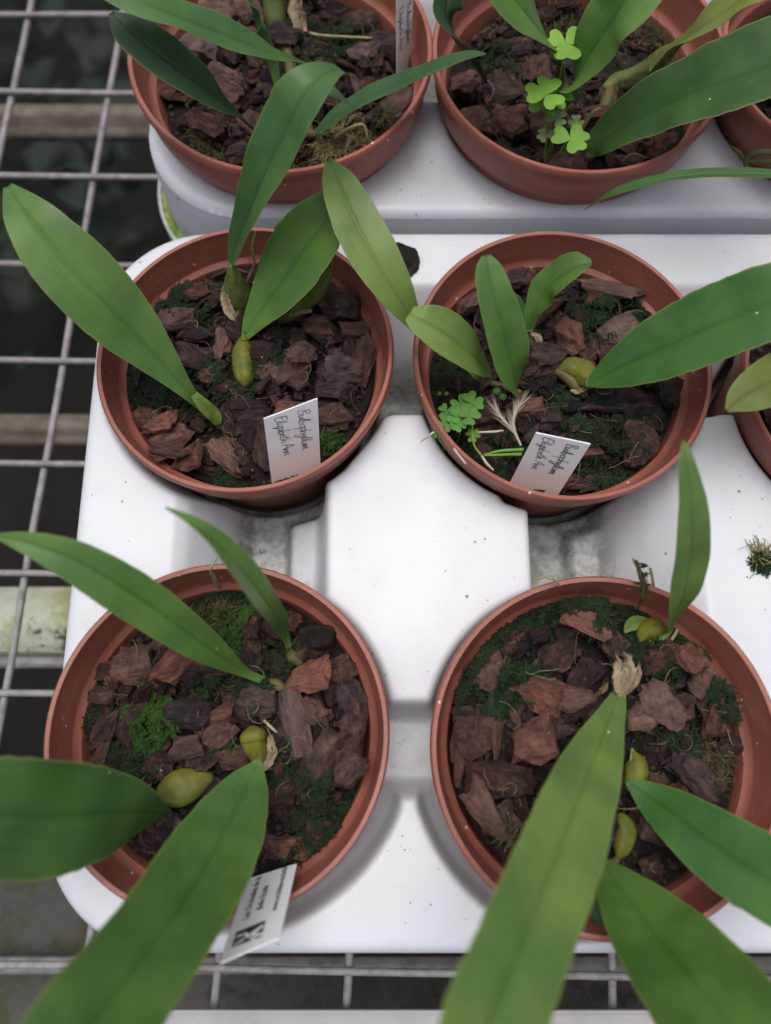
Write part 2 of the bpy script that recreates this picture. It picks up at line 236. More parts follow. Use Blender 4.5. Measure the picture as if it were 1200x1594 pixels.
LEAVES = [('A', 0, 0.16, 'mid', [[-13.31, 18.15, 4.0, 0.181], [-12.41, 16.89, 4.0, 0.872], [-11.54, 15.84, 3.4, 1.221], [-10.62, 15.0, 2.6, 1.293], [-9.67, 14.18, 1.4, 1.146], [-8.75, 13.39, 0.2, 0.764], [-7.89, 12.59, -1.0, 0.331], [-7.32, 12.13, -2.0, 0.183], [-6.88, 11.71, -2.23, 0.158]]),
 ('A', 0, 0.14, 'fresh', [[-5.93, 15.41, -2.1, 0.135], [-5.35, 16.0, -1.4, 0.61], [-4.32, 16.7, -0.2, 1.233], [-3.35, 17.44, 0.9, 1.398], [-2.45, 18.22, 1.7, 1.176], [-1.79, 18.81, 2.2, 0.678], [-1.38, 19.22, 2.4, 0.06]]),
 ('A', 0, 0.22, 'blue', [[-6.31, 17.73, -0.4, 0.156], [-5.75, 18.0, 1.0, 0.55], [-4.9, 18.39, 2.8, 0.875], [-4.12, 18.84, 4.2, 0.995], [-3.44, 19.39, 5.2, 1.031], [-2.87, 19.84, 6.0, 0.963], [-2.34, 20.38, 6.3, 0.702], [-1.73, 21.15, 6.0, 0.347], [-1.27, 21.62, 5.3, 0.045]]),
 ('A', 25, 0.1, 'blue', [[-2.9, 21.57, 5.3, 0.223], [-2.25, 21.37, 5.0, 0.496], [-1.7, 21.28, 4.8, 0.34], [-1.2, 21.28, 4.3, 0.035]]),
 ('A', 20, 0.1, 'yellow', [[-4.04, 16.56, -2.23, 0.136], [-3.04, 17.1, -1.0, 0.502], [-2.37, 17.59, 0.0, 0.463], [-1.97, 17.9, 0.6, 0.101]]),
 ('B', 0, 0.18, 'olive', [[-2.1, 20.04, 3.0, 0.167], [-1.7, 19.01, 3.0, 0.661], [-1.1, 17.57, 2.8, 0.869], [-0.42, 16.3, 2.5, 0.891], [0.24, 15.37, 2.0, 0.757], [0.84, 14.71, 1.3, 0.481], [1.49, 14.37, 0.3, 0.248], [2.71, 14.15, -1.0, 0.155], [3.87, 13.65, -2.23, 0.133]]),
 ('B', 0, 0.1, 'olive', [[0.86, 14.18, 2.2, 0.302], [1.39, 13.87, 2.2, 0.695], [2.22, 13.57, 1.8, 0.937], [3.12, 13.25, 1.0, 0.792], [3.77, 13.16, 0.0, 0.471], [4.22, 13.16, -0.8, 0.127]]),
 ('B', 0, 0.2, 'mid', [[3.56, 15.92, 3.2, 0.16], [3.66, 15.4, 3.0, 0.525], [3.96, 14.47, 2.5, 0.714], [4.37, 13.68, 1.6, 0.802], [4.81, 12.97, 0.4, 0.708], [5.14, 12.72, -0.8, 0.43], [5.38, 12.72, -1.8, 0.131]]),
 ('B', 15, 0.15, 'fresh', [[5.99, 15.6, -1.8, 0.107], [6.03, 16.07, -1.0, 0.341], [6.37, 16.56, -0.2, 0.693], [6.84, 16.76, 0.5, 0.805], [7.38, 16.89, 1.0, 0.669], [7.9, 16.93, 1.2, 0.148]]),
 ('B', 0, 0.14, 'green', [[8.13, 13.13, -1.6, 0.104], [8.7, 13.22, -1.0, 0.563], [9.55, 13.35, 0.0, 1.017], [10.63, 13.49, 1.2, 1.337], [11.82, 13.63, 2.4, 1.469], [13.21, 13.75, 3.6, 1.431], [14.73, 14.02, 4.5, 1.067], [15.87, 14.31, 4.8, 0.212]]),
 ('B', 20, 0.1, 'blue', [[5.97, 15.77, -2.23, 0.109], [5.66, 16.54, -2.1, 0.353], [5.39, 16.98, -1.7, 0.297], [5.26, 17.25, -1.5, 0.067]]),
 ('C', -10, 0.16, 'mid', [[-11.55, 5.26, 5.0, 0.076], [-10.55, 5.03, 5.0, 0.342], [-9.43, 4.65, 4.6, 0.597], [-8.43, 4.11, 4.0, 0.745], [-7.5, 3.49, 3.0, 0.811], [-6.54, 2.75, 1.8, 0.696], [-5.74, 2.13, 0.4, 0.464], [-5.12, 1.66, -1.2, 0.186], [-4.46, 1.38, -1.88, 0.142]]),
 ('C', 45, 0.14, 'mid', [[-6.3, 5.86, 6.0, 0.046], [-5.49, 5.44, 6.0, 0.219], [-4.83, 4.94, 5.5, 0.39], [-4.32, 4.35, 4.6, 0.537], [-3.94, 3.8, 3.2, 0.545], [-3.69, 3.35, 1.2, 0.39], [-3.67, 2.96, -1.2, 0.188], [-3.6, 2.5, -1.88, 0.12]]),
 ('C', 0, 0.13, 'deep2', [[-13.83, -2.09, 6.0, 0.167], [-12.99, -2.17, 6.0, 0.749], [-11.57, -2.33, 5.5, 1.276], [-10.52, -2.52, 4.8, 1.543], [-9.6, -2.71, 3.6, 1.588], [-8.73, -2.77, 2.4, 1.398], [-8.1, -2.85, 1.0, 0.985], [-7.75, -3.01, -0.3, 0.474], [-7.52, -3.18, -1.4, 0.134]]),
 ('C', 0, 0.12, 'fresh2', [[-4.41, -1.38, -0.9, 0.112], [-4.69, -2.22, -0.3, 0.781], [-5.1, -3.44, 1.0, 1.244], [-5.52, -4.59, 2.8, 1.384], [-5.89, -5.44, 4.6, 1.365], [-6.3, -6.16, 6.2, 1.36], [-6.69, -6.73, 7.6, 1.309], [-7.12, -7.39, 8.6, 1.075], [-7.4, -8.02, 9.0, 0.584], [-7.55, -8.35, 9.0, 0.129]]),
 ('D', 0, 0.12, 'light', [[9.06, 8.23, 5.2, 0.029], [9.15, 7.55, 5.0, 0.274], [9.4, 6.58, 4.5, 0.454], [9.61, 5.63, 3.8, 0.553], [9.82, 4.8, 2.8, 0.58], [9.96, 3.99, 1.6, 0.516], [10.18, 3.46, 0.0, 0.295], [10.43, 3.09, -1.38, 0.119], [9.98, 2.79, -1.38, 0.118]]),
 ('D', 0, 0.12, 'light', [[8.21, 1.2, 0.0, 0.111], [7.55, 0.21, 0.8, 0.469], [6.51, -1.15, 2.2, 0.896], [5.47, -2.43, 3.8, 1.102], [4.52, -3.61, 5.2, 1.163], [3.61, -4.7, 6.5, 1.209], [2.82, -5.65, 7.6, 1.184], [2.22, -6.37, 8.5, 1.14], [1.68, -7.12, 9.3, 0.97], [1.24, -7.78, 9.8, 0.557], [1.09, -8.1, 10.0, 0.122]]),
 ('D', 0, 0.13, 'green', [[8.5, -2.07, -1.38, 0.113], [9.09, -2.57, -1.0, 0.555], [9.67, -3.12, 0.0, 0.872], [10.36, -3.79, 1.0, 1.077], [11.09, -4.38, 1.9, 1.187], [11.92, -4.94, 2.8, 1.117], [12.69, -5.44, 3.6, 0.715], [13.11, -5.74, 4.0, 0.175]]),
 ('D', 0, 0.15, 'fresh', [[7.38, -4.61, -1.2, 0.088], [7.57, -5.15, -0.4, 0.655], [7.94, -5.91, 1.0, 1.231], [8.29, -6.58, 2.6, 1.493], [8.59, -7.23, 4.2, 1.573], [8.91, -7.84, 5.4, 1.511], [9.22, -8.39, 6.4, 1.274], [9.63, -9.02, 7.0, 0.718], [9.9, -9.29, 7.2, 0.142]]),
 ('D', 20, 0.1, 'blue', [[7.4, -5.33, -1.38, 0.066], [7.14, -5.89, -1.38, 0.348], [7.35, -6.58, -1.38, 0.281], [7.64, -7.1, -1.38, 0.054]]),
 ('E', 0, 0.14, 'blue', [[-9.9, 24.55, 6.5, 0.66], [-8.25, 23.98, 6.0, 0.758], [-6.94, 24.26, 5.0, 0.833], [-5.52, 24.54, 4.0, 0.792], [-4.27, 25.09, 2.8, 0.552], [-3.33, 26.26, 1.2, 0.266], [-2.86, 27.27, 0.0, 0.111]]),
 ('E', 0, 0.14, 'teal', [[-9.92, 24.7, 5.0, 0.116], [-9.21, 24.04, 4.8, 0.744], [-8.28, 23.6, 4.2, 0.946], [-7.33, 23.53, 3.2, 0.953], [-6.48, 23.62, 2.0, 0.712], [-5.86, 23.99, 0.6, 0.373], [-5.4, 24.48, -0.8, 0.111]]),
 ('E', 5, 0.16, 'teal2', [[-3.16, 24.87, -1.2, 0.113], [-2.06, 24.91, -0.2, 0.549], [-0.79, 24.71, 1.0, 0.635], [0.64, 24.32, 2.2, 0.584], [1.95, 23.87, 3.4, 0.463], [2.96, 23.54, 4.2, 0.284], [3.61, 23.27, 4.6, 0.047]]),
 ('E', 30, 0.1, 'blue', [[-4.78, 27.15, -1.48, 0.116], [-4.98, 28.04, -0.6, 0.256], [-5.34, 28.31, 0.8, 0.329], [-5.43, 28.23, 2.4, 0.287], [-5.46, 28.29, 4.0, 0.074]]),
 ('F', 0, 0.14, 'fresh', [[2.99, 27.34, 6.0, 0.46], [3.54, 26.45, 6.0, 1.141], [4.47, 25.87, 5.0, 1.48], [5.39, 25.65, 4.0, 1.31], [6.32, 25.86, 2.8, 0.758], [7.21, 26.36, 1.4, 0.132]]),
 ('F', 0, 0.15, 'mid', [[9.43, 26.05, 7.0, 0.439], [9.38, 26.15, 6.0, 1.138], [8.78, 25.35, 5.2, 1.231], [8.33, 25.14, 4.0, 1.183], [7.87, 24.93, 2.8, 1.002], [7.57, 24.91, 1.5, 0.653], [7.58, 25.16, 0.0, 0.137]]),
 ('F', 0, 0.16, 'deep', [[8.73, 23.43, -0.8, 0.111], [9.02, 23.57, -0.2, 0.707], [9.82, 23.62, 0.8, 1.214], [11.0, 23.59, 1.8, 1.56], [12.28, 23.37, 3.0, 1.72], [13.77, 23.27, 4.0, 1.733], [15.37, 23.26, 5.0, 1.491], [16.87, 23.47, 5.6, 0.337]]),
 ('F', 25, 0.12, 'teal', [[2.46, 27.03, 4.0, 0.491], [2.39, 26.31, 3.4, 0.721], [2.92, 26.13, 2.4, 0.59], [3.71, 26.5, 1.0, 0.242], [4.49, 27.19, -0.8, 0.071]]),
 ('F', 10, 0.2, 'yellow', [[11.51, 27.32, -0.3, 0.365], [12.01, 27.16, 1.0, 0.54], [12.59, 26.88, 2.2, 0.779], [13.49, 26.78, 3.4, 0.999], [14.46, 26.76, 4.5, 1.012], [15.72, 27.38, 5.0, 0.238]]),
 ('G', 20, 0.12, 'blue', [[8.39, 20.83, -1.0, 0.068], [9.01, 20.57, 0.3, 0.287], [9.89, 20.35, 1.2, 0.342], [11.1, 20.13, 2.0, 0.345], [12.54, 19.8, 2.6, 0.338], [14.23, 19.42, 3.0, 0.332], [16.27, 18.75, 3.4, 0.232], [18.41, 18.92, 3.0, 0.118]]),
 ('H', 0, 0.12, 'yellow2', [[11.52, 10.08, 3.0, 0.087], [12.03, 10.48, 3.0, 0.523], [12.92, 11.0, 3.0, 0.81], [14.33, 11.78, 2.6, 0.895], [16.47, 12.95, 1.5, 0.588], [18.34, 13.97, 0.0, 0.1]])]
BARK = {'A': [(-9.03, 16.44, 2.19, 1.15, -10, 0.83),
 (-6.93, 15.48, 1.63, 0.81, 75, 1),
 (-2.21, 17.61, 2.07, 1.52, 10, 0.54),
 (-2.87, 16.14, 1.5, 1.04, -20, 0.71),
 (-3.89, 14.0, 1.74, 1.61, 40, 0.66),
 (-0.67, 14.59, 2.29, 0.86, 80, 0.71),
 (-1.88, 14.0, 1.74, 1.4, 20, 0.71),
 (-8.63, 10.87, 1.96, 1.57, 10, 0.71),
 (-9.22, 11.65, 1.45, 1.0, 0, 1),
 (-6.51, 10.31, 2.21, 0.94, -45, 1),
 (-4.96, 10.59, 2.35, 0.94, 105, 0.54),
 (-10.15, 11.85, 1.32, 0.84, -20, 0.66),
 (-5.7, 12.5, 1.86, 0.95, 10, 0.26),
 (-9.71, 14.59, 1.62, 1.08, 30, 0.43),
 (-1.36, 16.08, 1.36, 0.87, 0, 0.6),
 (-8.1, 14.73, 1.62, 1.3, -20, 0.43),
 (-3.92, 12.27, 1.32, 0.79, 0, 0.83),
 (-3.51, 14.59, 1.48, 1.08, 50, 0.71),
 (-2.11, 12.13, 1.59, 1.06, 0, 0.48),
 (-9.31, 9.44, 1.81, 0.52, -15, 0.71),
 (-8.28, 17.61, 1.66, 0.83, 20, 0.66),
 (-3.57, 16.99, 1.37, 0.82, 0, 0.48),
 (-5.41, 11.85, 1.32, 0.92, 0, 0.37),
 (-8.42, 9.63, 1.55, 1.17, 0, 0.6),
 (-1.1, 17.3, 1.24, 0.96, 0, 0.6)], 'B': [(9.98, 18.07, 3.1, 1.16, -12, 0.89),
 (9.95, 15.93, 2.13, 1.36, 30, 1),
 (7.75, 15.63, 1.77, 1.5, -60, 0.77),
 (3.31, 17.3, 1.65, 1.24, 60, 0.66),
 (5.29, 18.54, 1.39, 1.25, 0, 0.48),
 (6.87, 16.99, 1.76, 0.77, 35, 0.83),
 (9.57, 12.84, 2.92, 1.28, 0, 0.31),
 (10.69, 10.45, 1.56, 1.83, 0, 0.48),
 (7.96, 10.59, 1.31, 2.48, 90, 0.54),
 (3.84, 12.27, 1.85, 1.46, 0, 0.6),
 (5.44, 12.56, 1.72, 0.93, 10, 0.77),
 (11.99, 13.13, 1.33, 1.33, 0, 0.37),
 (2.74, 16.38, 1.37, 1.09, 0, 0.54),
 (9.09, 17.3, 1.38, 1.1, 0, 0.6),
 (7.01, 14.59, 1.62, 1.08, 0, 0.6),
 (9.71, 14.59, 1.62, 1.08, 0, 0.43),
 (6.38, 18.07, 1.25, 1.11, 0, 0.48),
 (11.91, 15.03, 1.35, 1.08, 0, 0.37),
 (6.72, 9.36, 1.81, 0.78, 20, 0.48),
 (10.56, 11.99, 1.58, 1.06, 0, 0.31),
 (8.53, 9.36, 1.55, 0.65, 15, 0.54)], 'C': [(-9.3, 1.97, 1.56, 1.49, -5, 0.89),
 (-7.91, 1.97, 1.87, 1.15, 50, 0.62),
 (-2.91, 1.62, 1.96, 1.31, 0, 1),
 (-4.62, 0.69, 1.47, 1.09, -20, 0.83),
 (-3.29, -0.11, 2.54, 1.08, -70, 1),
 (-2.6, 0.27, 1.23, 0.85, -80, 0.77),
 (-2.21, -1.39, 2.21, 1.44, 65, 0.62),
 (-1.16, -1.74, 1.39, 1.2, 60, 0.71),
 (-1.31, 0.87, 1.47, 1.0, -60, 0.54),
 (-10.22, -0.23, 2.11, 0.85, 55, 0.54),
 (-9.18, 0.05, 1.93, 0.71, 60, 0.54),
 (-7.23, -0.95, 1.54, 0.84, 10, 0.77),
 (-6.19, 0.0, 1.69, 0.61, 35, 0.66),
 (-5.97, -0.52, 1.31, 0.84, 30, 0.83),
 (-9.51, -1.57, 1.44, 1.16, 20, 0.43),
 (-10.53, 1.85, 1.39, 1.08, 0, 0.54),
 (-2.89, -4.61, 1.62, 0.81, 10, 0.77),
 (-7.31, 0.23, 1.89, 1.18, 0, 0.26),
 (-10.68, 0.92, 1.19, 0.71, 0, 0.6),
 (-6.48, 2.09, 1.44, 0.96, 0, 0.48),
 (-8.11, -1.68, 1.39, 0.93, 0, 0.48),
 (-3.91, -2.55, 1.38, 0.92, 0, 0.37),
 (-5.35, -1.23, 1.4, 0.84, 0, 0.6),
 (-1.56, 1.85, 1.2, 0.96, 30, 0.6),
 (-2.76, -2.44, 1.38, 0.92, 0, 0.37),
 (-1.81, -4.15, 1.13, 0.68, 0, 0.48),
 (-10.23, -1.35, 1.39, 0.84, 50, 0.6),
 (-3.84, -4.36, 1.36, 0.79, -20, 0.6),
 (-2.42, 3.16, 1.45, 0.97, 0, 0.26),
 (-1.04, 0.0, 1.37, 0.99, 70, 0.6),
 (-0.79, -1.01, 1.12, 0.84, 75, 0.66),
 (-1.4, -0.68, 1.17, 0.84, 40, 0.48)], 'D': [(7.48, 3.82, 2.2, 1.44, -30, 1),
 (3.72, 1.82, 1.55, 1.32, 40, 0.85),
 (5.72, 1.02, 2.06, 1.54, -30, 0.71),
 (3.22, -0.62, 1.52, 1.52, 0, 0.77),
 (5.17, -0.67, 1.75, 1.75, 10, 0.85),
 (7.15, 1.47, 1.69, 0.94, 50, 0.48),
 (6.87, 0.68, 1.4, 0.93, 0, 0.83),
 (9.15, 0.18, 1.44, 1.16, 20, 1),
 (9.88, 0.49, 2.0, 1.16, -50, 1),
 (11.75, 2.75, 1.23, 1.19, 0, 0.83),
 (11.83, 1.31, 1.55, 1.22, -30, 0.85),
 (10.69, 0.49, 1.16, 1.16, 0, 0.48),
 (12.03, -0.04, 1.85, 1.16, 70, 0.48),
 (9.58, -1.5, 1.14, 1.41, 0, 1),
 (4.03, -3.46, 1.39, 1.3, 30, 0.6),
 (2.8, -3.25, 2.36, 1.12, -65, 0.83),
 (2.37, -0.67, 1.66, 0.6, 85, 0.71),
 (4.02, -0.67, 1.89, 0.6, 85, 0.77),
 (10.96, -1.87, 2.09, 1.14, -45, 0.48),
 (10.26, 2.05, 1.7, 1.23, 0, 0.37),
 (9.16, -3.67, 2.06, 1.56, -40, 0.54),
 (4.08, -2.08, 2.5, 1.25, 0, 0.28),
 (2.05, -1.76, 1.37, 0.59, 85, 0.71),
 (8.53, 2.52, 1.47, 0.95, -50, 0.43),
 (6.38, 2.28, 1.42, 1.06, 30, 0.37),
 (12.38, -1.0, 1.38, 0.92, 0, 0.48),
 (6.23, -0.22, 1.15, 0.92, 0, 0.71),
 (4.43, -4.5, 1.33, 0.89, 0, 0.37),
 (10.26, -3.88, 1.34, 0.89, 0, 0.48),
 (2.32, 0.22, 0.93, 0.7, 0, 0.48)], 'E': [(-8.59, 29.77, 2.07, 1.48, -35, 1),
 (-7.46, 27.97, 2.63, 1.32, -35, 0.66),
 (0.87, 26.91, 2.67, 1.22, 55, 0.66),
 (-1.18, 29.77, 1.48, 1.19, -30, 0.89),
 (-7.27, 32.76, 2.73, 1.51, -30, 1),
 (-8.14, 32.19, 2.41, 1.51, -30, 1),
 (-2.28, 24.5, 1.77, 0.91, 0, 0.89),
 (-0.57, 24.23, 1.71, 1.14, 0, 0.48),
 (-10.24, 27.97, 1.76, 1.46, 0, 0.48),
 (-7.75, 25.52, 1.72, 1.15, 0, 0.48),
 (-4.47, 30.51, 1.79, 1.19, 0, 0.37),
 (0.0, 30.51, 1.79, 1.19, 0, 0.48),
 (-6.25, 24.16, 1.71, 1.14, 0, 0.48),
 (-3.49, 27.26, 1.75, 1.16, 0, 0.6),
 (-1.2, 31.62, 1.8, 1.2, 0, 0.37),
 (-5.74, 25.52, 2.01, 1.15, -60, 0.6)], 'F': [(4.66, 27.26, 2.33, 1.8, 20, 0.48),
 (5.47, 25.69, 1.78, 1.73, 0, 0.48),
 (3.89, 25.87, 1.73, 1.44, 0, 0.6),
 (7.8, 23.83, 2.27, 1.25, 0, 0.54),
 (8.64, 23.66, 1.19, 0.57, 0, 1),
 (10.78, 23.89, 1.7, 0.79, 10, 0.66),
 (12.56, 24.67, 1.88, 0.86, 25, 0.6),
 (6.91, 28.68, 1.76, 1.32, 60, 0.54),
 (3.65, 27.61, 1.46, 1.17, 0, 0.6),
 (9.53, 26.21, 1.73, 1.15, 0, 0.48),
 (12.22, 30.5, 1.79, 1.19, 0, 0.48),
 (13.49, 28.32, 1.76, 1.17, 0, 0.48),
 (5.93, 29.77, 1.78, 1.19, 0, 0.48),
 (7.18, 25.52, 1.72, 1.44, 0, 0.37)], 'G': [(17.07, 27.61, 1.75, 1.17, 0, 0.6),
 (17.73, 30.5, 1.79, 1.19, 0, 0.6)], 'H': []}
MOSS = {'A': [(-9.61, 13.66, 1.33, 'dark'),
 (-6.57, 16.93, 0.99, 'dark'),
 (-4.32, 15.13, 0.81, 'dark'),
 (-8.25, 13.37, 1.28, 'dark'),
 (-8.52, 17.3, 1.1, 'dark'),
 (-6.09, 13.81, 1.07, 'dark'),
 (-2.22, 11.05, 0.37, 'bright'),
 (-6.42, 9.06, 0.67, 'dark'),
 (-2.23, 18.95, 0.56, 'dark'),
 (-7.21, 13.66, 1.07, 'dark'),
 (-4.13, 9.6, 0.52, 'dark')], 'B': [(2.54, 13.66, 1.28, 'dark'),
 (2.61, 11.11, 1.25, 'dark'),
 (3.76, 10.01, 1.42, 'dark'),
 (9.31, 11.53, 1.44, 'dark'),
 (8.88, 16.63, 1.04, 'mid'),
 (11.21, 16.72, 0.88, 'mid'),
 (7.37, 11.95, 1.26, 'dark'),
 (5.22, 10.83, 1.04, 'dark'),
 (7.49, 18.48, 0.69, 'dark'),
 (8.79, 9.73, 1.03, 'dark')], 'C': [(-4.32, 2.55, 1.08, 'dark'),
 (-7.52, 3.75, 1.09, 'olive'),
 (-5.84, 3.99, 1.22, 'mid'),
 (-2.29, -2.44, 1.03, 'dark'),
 (-9.25, -1.56, 0.83, 'dark'),
 (-5.36, 3.15, 1.45, 'bright'),
 (-6.6, 4.61, 1.17, 'olive'),
 (-8.5, -0.22, 1.26, 'bright'),
 (-11.03, 0.46, 0.85, 'dark'),
 (-6.51, 1.03, 0.95, 'mid'),
 (-4.98, 1.15, 0.71, 'mid'),
 (-2.84, -3.4, 1.25, 'dark'),
 (-1.59, -3.72, 0.82, 'dark'),
 (-5.92, -1.08, 0.28, 'bright'),
 (-3.69, -1.78, 0.69, 'dark'),
 (-5.12, 4.24, 0.97, 'mid')], 'D': [(6.24, 4.29, 1.44, 'dark'),
 (8.21, 5.01, 1.21, 'mid'),
 (10.7, 3.33, 1.07, 'dark'),
 (3.07, 2.62, 0.94, 'dark'),
 (12.3, 0.67, 0.84, 'dark'),
 (5.25, 3.69, 1.31, 'dark'),
 (4.37, 2.74, 0.95, 'dark'),
 (4.78, 1.24, 0.98, 'mid'),
 (7.21, 4.53, 1.44, 'dark'),
 (9.56, 3.93, 1.39, 'dark'),
 (8.66, 4.65, 1.2, 'dark'),
 (11.23, 1.58, 0.89, 'mid'),
 (12.03, -1.64, 0.82, 'olive'),
 (3.64, -4.58, 0.49, 'olive'),
 (2.34, 1.58, 0.84, 'dark'),
 (9.44, 2.51, 0.94, 'dark'),
 (10.75, -0.88, 0.82, 'dark'),
 (3.71, 0.67, 0.7, 'mid'),
 (6.02, 4.65, 0.96, 'dark')], 'E': [(-8.51, 24.25, 1.02, 'olive'),
 (-1.85, 24.58, 1.14, 'straw'),
 (-3.58, 31.14, 1.49, 'dark'),
 (0.43, 25.78, 0.75, 'olive'),
 (-4.79, 23.41, 0.85, 'olive'),
 (-1.78, 30.4, 1.19, 'dark')], 'F': [(8.67, 31.33, 1.2, 'olive'),
 (13.07, 30.4, 1.78, 'olive'),
 (13.79, 24.58, 0.74, 'dark'),
 (11.14, 28.58, 1.17, 'dark'),
 (5.3, 29.3, 1.18, 'dark')]}
BULBS = [('A', 'bulb_yellow', [[-5.847, 13.411, -2.47, 0.107], [-5.885, 13.765, -2.47, 0.365], [-5.974, 14.351, -2.47, 0.497], [-6.01, 14.97, -2.4, 0.455], [-5.95, 15.29, -2.1, 0.237], [-5.89, 15.36, -1.9, 0.107]]),
 ('A', 'bulb_pale', [[-6.149, 16.447, -2.47, 0.286], [-6.302, 17.215, -2.47, 0.575], [-6.26, 17.52, -1.6, 0.54], [-6.24, 17.59, -0.6, 0.273], [-6.27, 17.72, -0.2, 0.124]]),
 ('A', 'rhizome', [[-6.166, 16.486, -2.55, 0.176], [-4.959, 16.486, -2.55, 0.198], [-3.997, 16.74, -2.55, 0.221], [-3.31, 17.33, -2.4, 0.265], [-2.87, 17.7, -2.0, 0.11]]),
 ('A', 'bulb_pale', [[-3.584, 16.906, -2.47, 0.132], [-3.01, 17.55, -2.0, 0.437], [-2.56, 18.1, -1.4, 0.366], [-2.35, 18.45, -1.0, 0.128]]),
 ('B', 'bulb_yellow', [[7.231, 14.197, -2.47, 0.173], [7.695, 14.262, -2.47, 0.497], [8.222, 14.056, -2.47, 0.582], [8.36, 13.53, -2.1, 0.382], [8.34, 13.17, -1.8, 0.168]]),
 ('B', 'rhizome', [[6.384, 14.836, -2.55, 0.218], [6.985, 14.324, -2.55, 0.238], [7.556, 13.95, -2.55, 0.259], [8.118, 13.359, -2.55, 0.258], [8.354, 12.984, -2.55, 0.107]]),
 ('B', 'rhizome', [[6.04, 15.83, -2.0, 0.108], [6.3, 15.35, -2.4, 0.282], [6.464, 14.688, -2.55, 0.326], [6.205, 13.8, -2.55, 0.194], [5.675, 12.866, -2.55, 0.107]]),
 ('B', 'rhizome', [[3.907, 13.804, -2.55, 0.086], [4.703, 13.511, -2.55, 0.151], [5.684, 13.162, -2.55, 0.128]]),
 ('C', 'bulb_yellow', [[-8.098, -2.893, -2.12, 0.129], [-7.891, -2.667, -2.12, 0.516], [-7.355, -2.369, -2.12, 0.685], [-6.723, -2.142, -2.12, 0.556], [-6.22, -1.975, -2.12, 0.13]]),
 ('C', 'bulb_yellow', [[-4.91, -0.224, -2.12, 0.132], [-4.845, -0.5, -2.12, 0.49], [-4.757, -0.908, -2.12, 0.507], [-4.53, -1.28, -1.5, 0.311], [-4.4, -1.51, -0.9, 0.107]]),
 ('C', 'rhizome', [[-7.56, -3.2, -1.4, 0.107], [-7.82, -3.03, -1.8, 0.182], [-7.97, -2.78, -2.1, 0.202], [-7.963, -2.591, -2.2, 0.092]]),
 ('C', 'rhizome', [[-4.509, 1.391, -2.2, 0.115], [-4.077, 1.255, -2.2, 0.231], [-3.709, 1.042, -2.2, 0.134]]),
 ('C', 'rhizome', [[-3.638, 2.576, -2.2, 0.097], [-3.507, 2.296, -2.2, 0.252], [-3.135, 1.986, -2.2, 0.116]]),
 ('D', 'bulb_yellow', [[8.04, -4.61, -1.6, 0.089], [8.211, -4.269, -1.62, 0.357], [8.343, -3.784, -1.62, 0.413], [8.278, -3.368, -1.62, 0.27], [8.213, -3.162, -1.62, 0.072]]),
 ('D', 'bulb_yellow', [[8.831, -1.112, -1.62, 0.074], [8.94, -1.436, -1.62, 0.33], [8.902, -1.872, -1.62, 0.42], [8.735, -2.238, -1.62, 0.328], [8.587, -2.455, -1.62, 0.091]]),
 ('D', 'bulb_yellow', [[9.409, 2.767, -1.62, 0.096], [9.685, 3.115, -1.62, 0.383], [10.098, 3.235, -1.62, 0.421], [10.471, 3.141, -1.62, 0.172]]),
 ('D', 'bulb_pale', [[8.716, 2.063, -1.62, 0.114], [8.72, 1.62, -1.3, 0.242], [8.53, 1.27, -0.6, 0.218], [8.25, 0.99, -0.1, 0.125]]),
 ('D', 'rhizome', [[7.38, -4.61, -1.2, 0.07], [7.67, -4.77, -1.4, 0.141], [7.95, -4.72, -1.6, 0.142], [8.122, -4.524, -1.7, 0.089]]),
 ('E', 'bulb_dark', [[-4.784, 30.555, -1.72, 0.167], [-5.09, 31.25, -1.6, 0.479], [-5.22, 32.08, -1.0, 0.546], [-5.22, 32.77, 0.0, 0.418], [-5.22, 33.52, 0.6, 0.114]]),
 ('E', 'rhizome', [[-3.15, 25.18, -1.6, 0.114], [-3.52, 25.53, -1.8, 0.346], [-3.76, 26.13, -1.7, 0.394], [-3.29, 26.54, -1.2, 0.321], [-2.83, 26.51, -0.8, 0.136]]),
 ('E', 'rhizome', [[-5.51, 24.76, -1.2, 0.09], [-4.88, 24.84, -1.8, 0.23], [-3.754, 25.525, -1.8, 0.254], [-4.102, 27.451, -1.8, 0.234], [-4.636, 30.343, -1.8, 0.287]]),
 ('F', 'bulb_pale', [[9.964, 27.723, -1.72, 0.188], [10.581, 28.152, -1.72, 0.423], [11.21, 28.06, -1.4, 0.466], [11.73, 27.96, -0.8, 0.435], [12.16, 27.95, 0.0, 0.38], [12.4, 27.64, 0.8, 0.153]]),
 ('F', 'rhizome', [[7.71, 25.57, -0.6, 0.09], [8.19, 25.52, -1.6, 0.276], [9.01, 24.16, -1.8, 0.274], [10.279, 27.808, -1.8, 0.282]]),
 ('F', 'rhizome', [[7.32, 26.76, 1.0, 0.086], [7.76, 27.54, -0.8, 0.251], [8.184, 27.094, -1.8, 0.28]]),
 ('G', 'rhizome', [[14.28, 22.87, 0.4, 0.042], [14.56, 22.55, 0.4, 0.095], [14.89, 22.26, 0.3, 0.106], [15.89, 22.2, 0.3, 0.148], [16.97, 21.97, 0.2, 0.106], [19.06, 22.68, -1.0, 0.133]]),
 ('G', 'rhizome', [[14.87, 21.97, 0.2, 0.085], [14.82, 22.24, 0.4, 0.095], [15.11, 22.39, 0.6, 0.126], [16.03, 22.39, 0.6, 0.126], [17.44, 22.67, 0.0, 0.107], [19.1, 22.94, -1.0, 0.089]]),
 ('H', 'rhizome', [[18.34, 13.97, 0.0, 0.08], [19.58, 14.6, -1.5, 0.21], [20.329, 14.654, -2.5, 0.217]])]
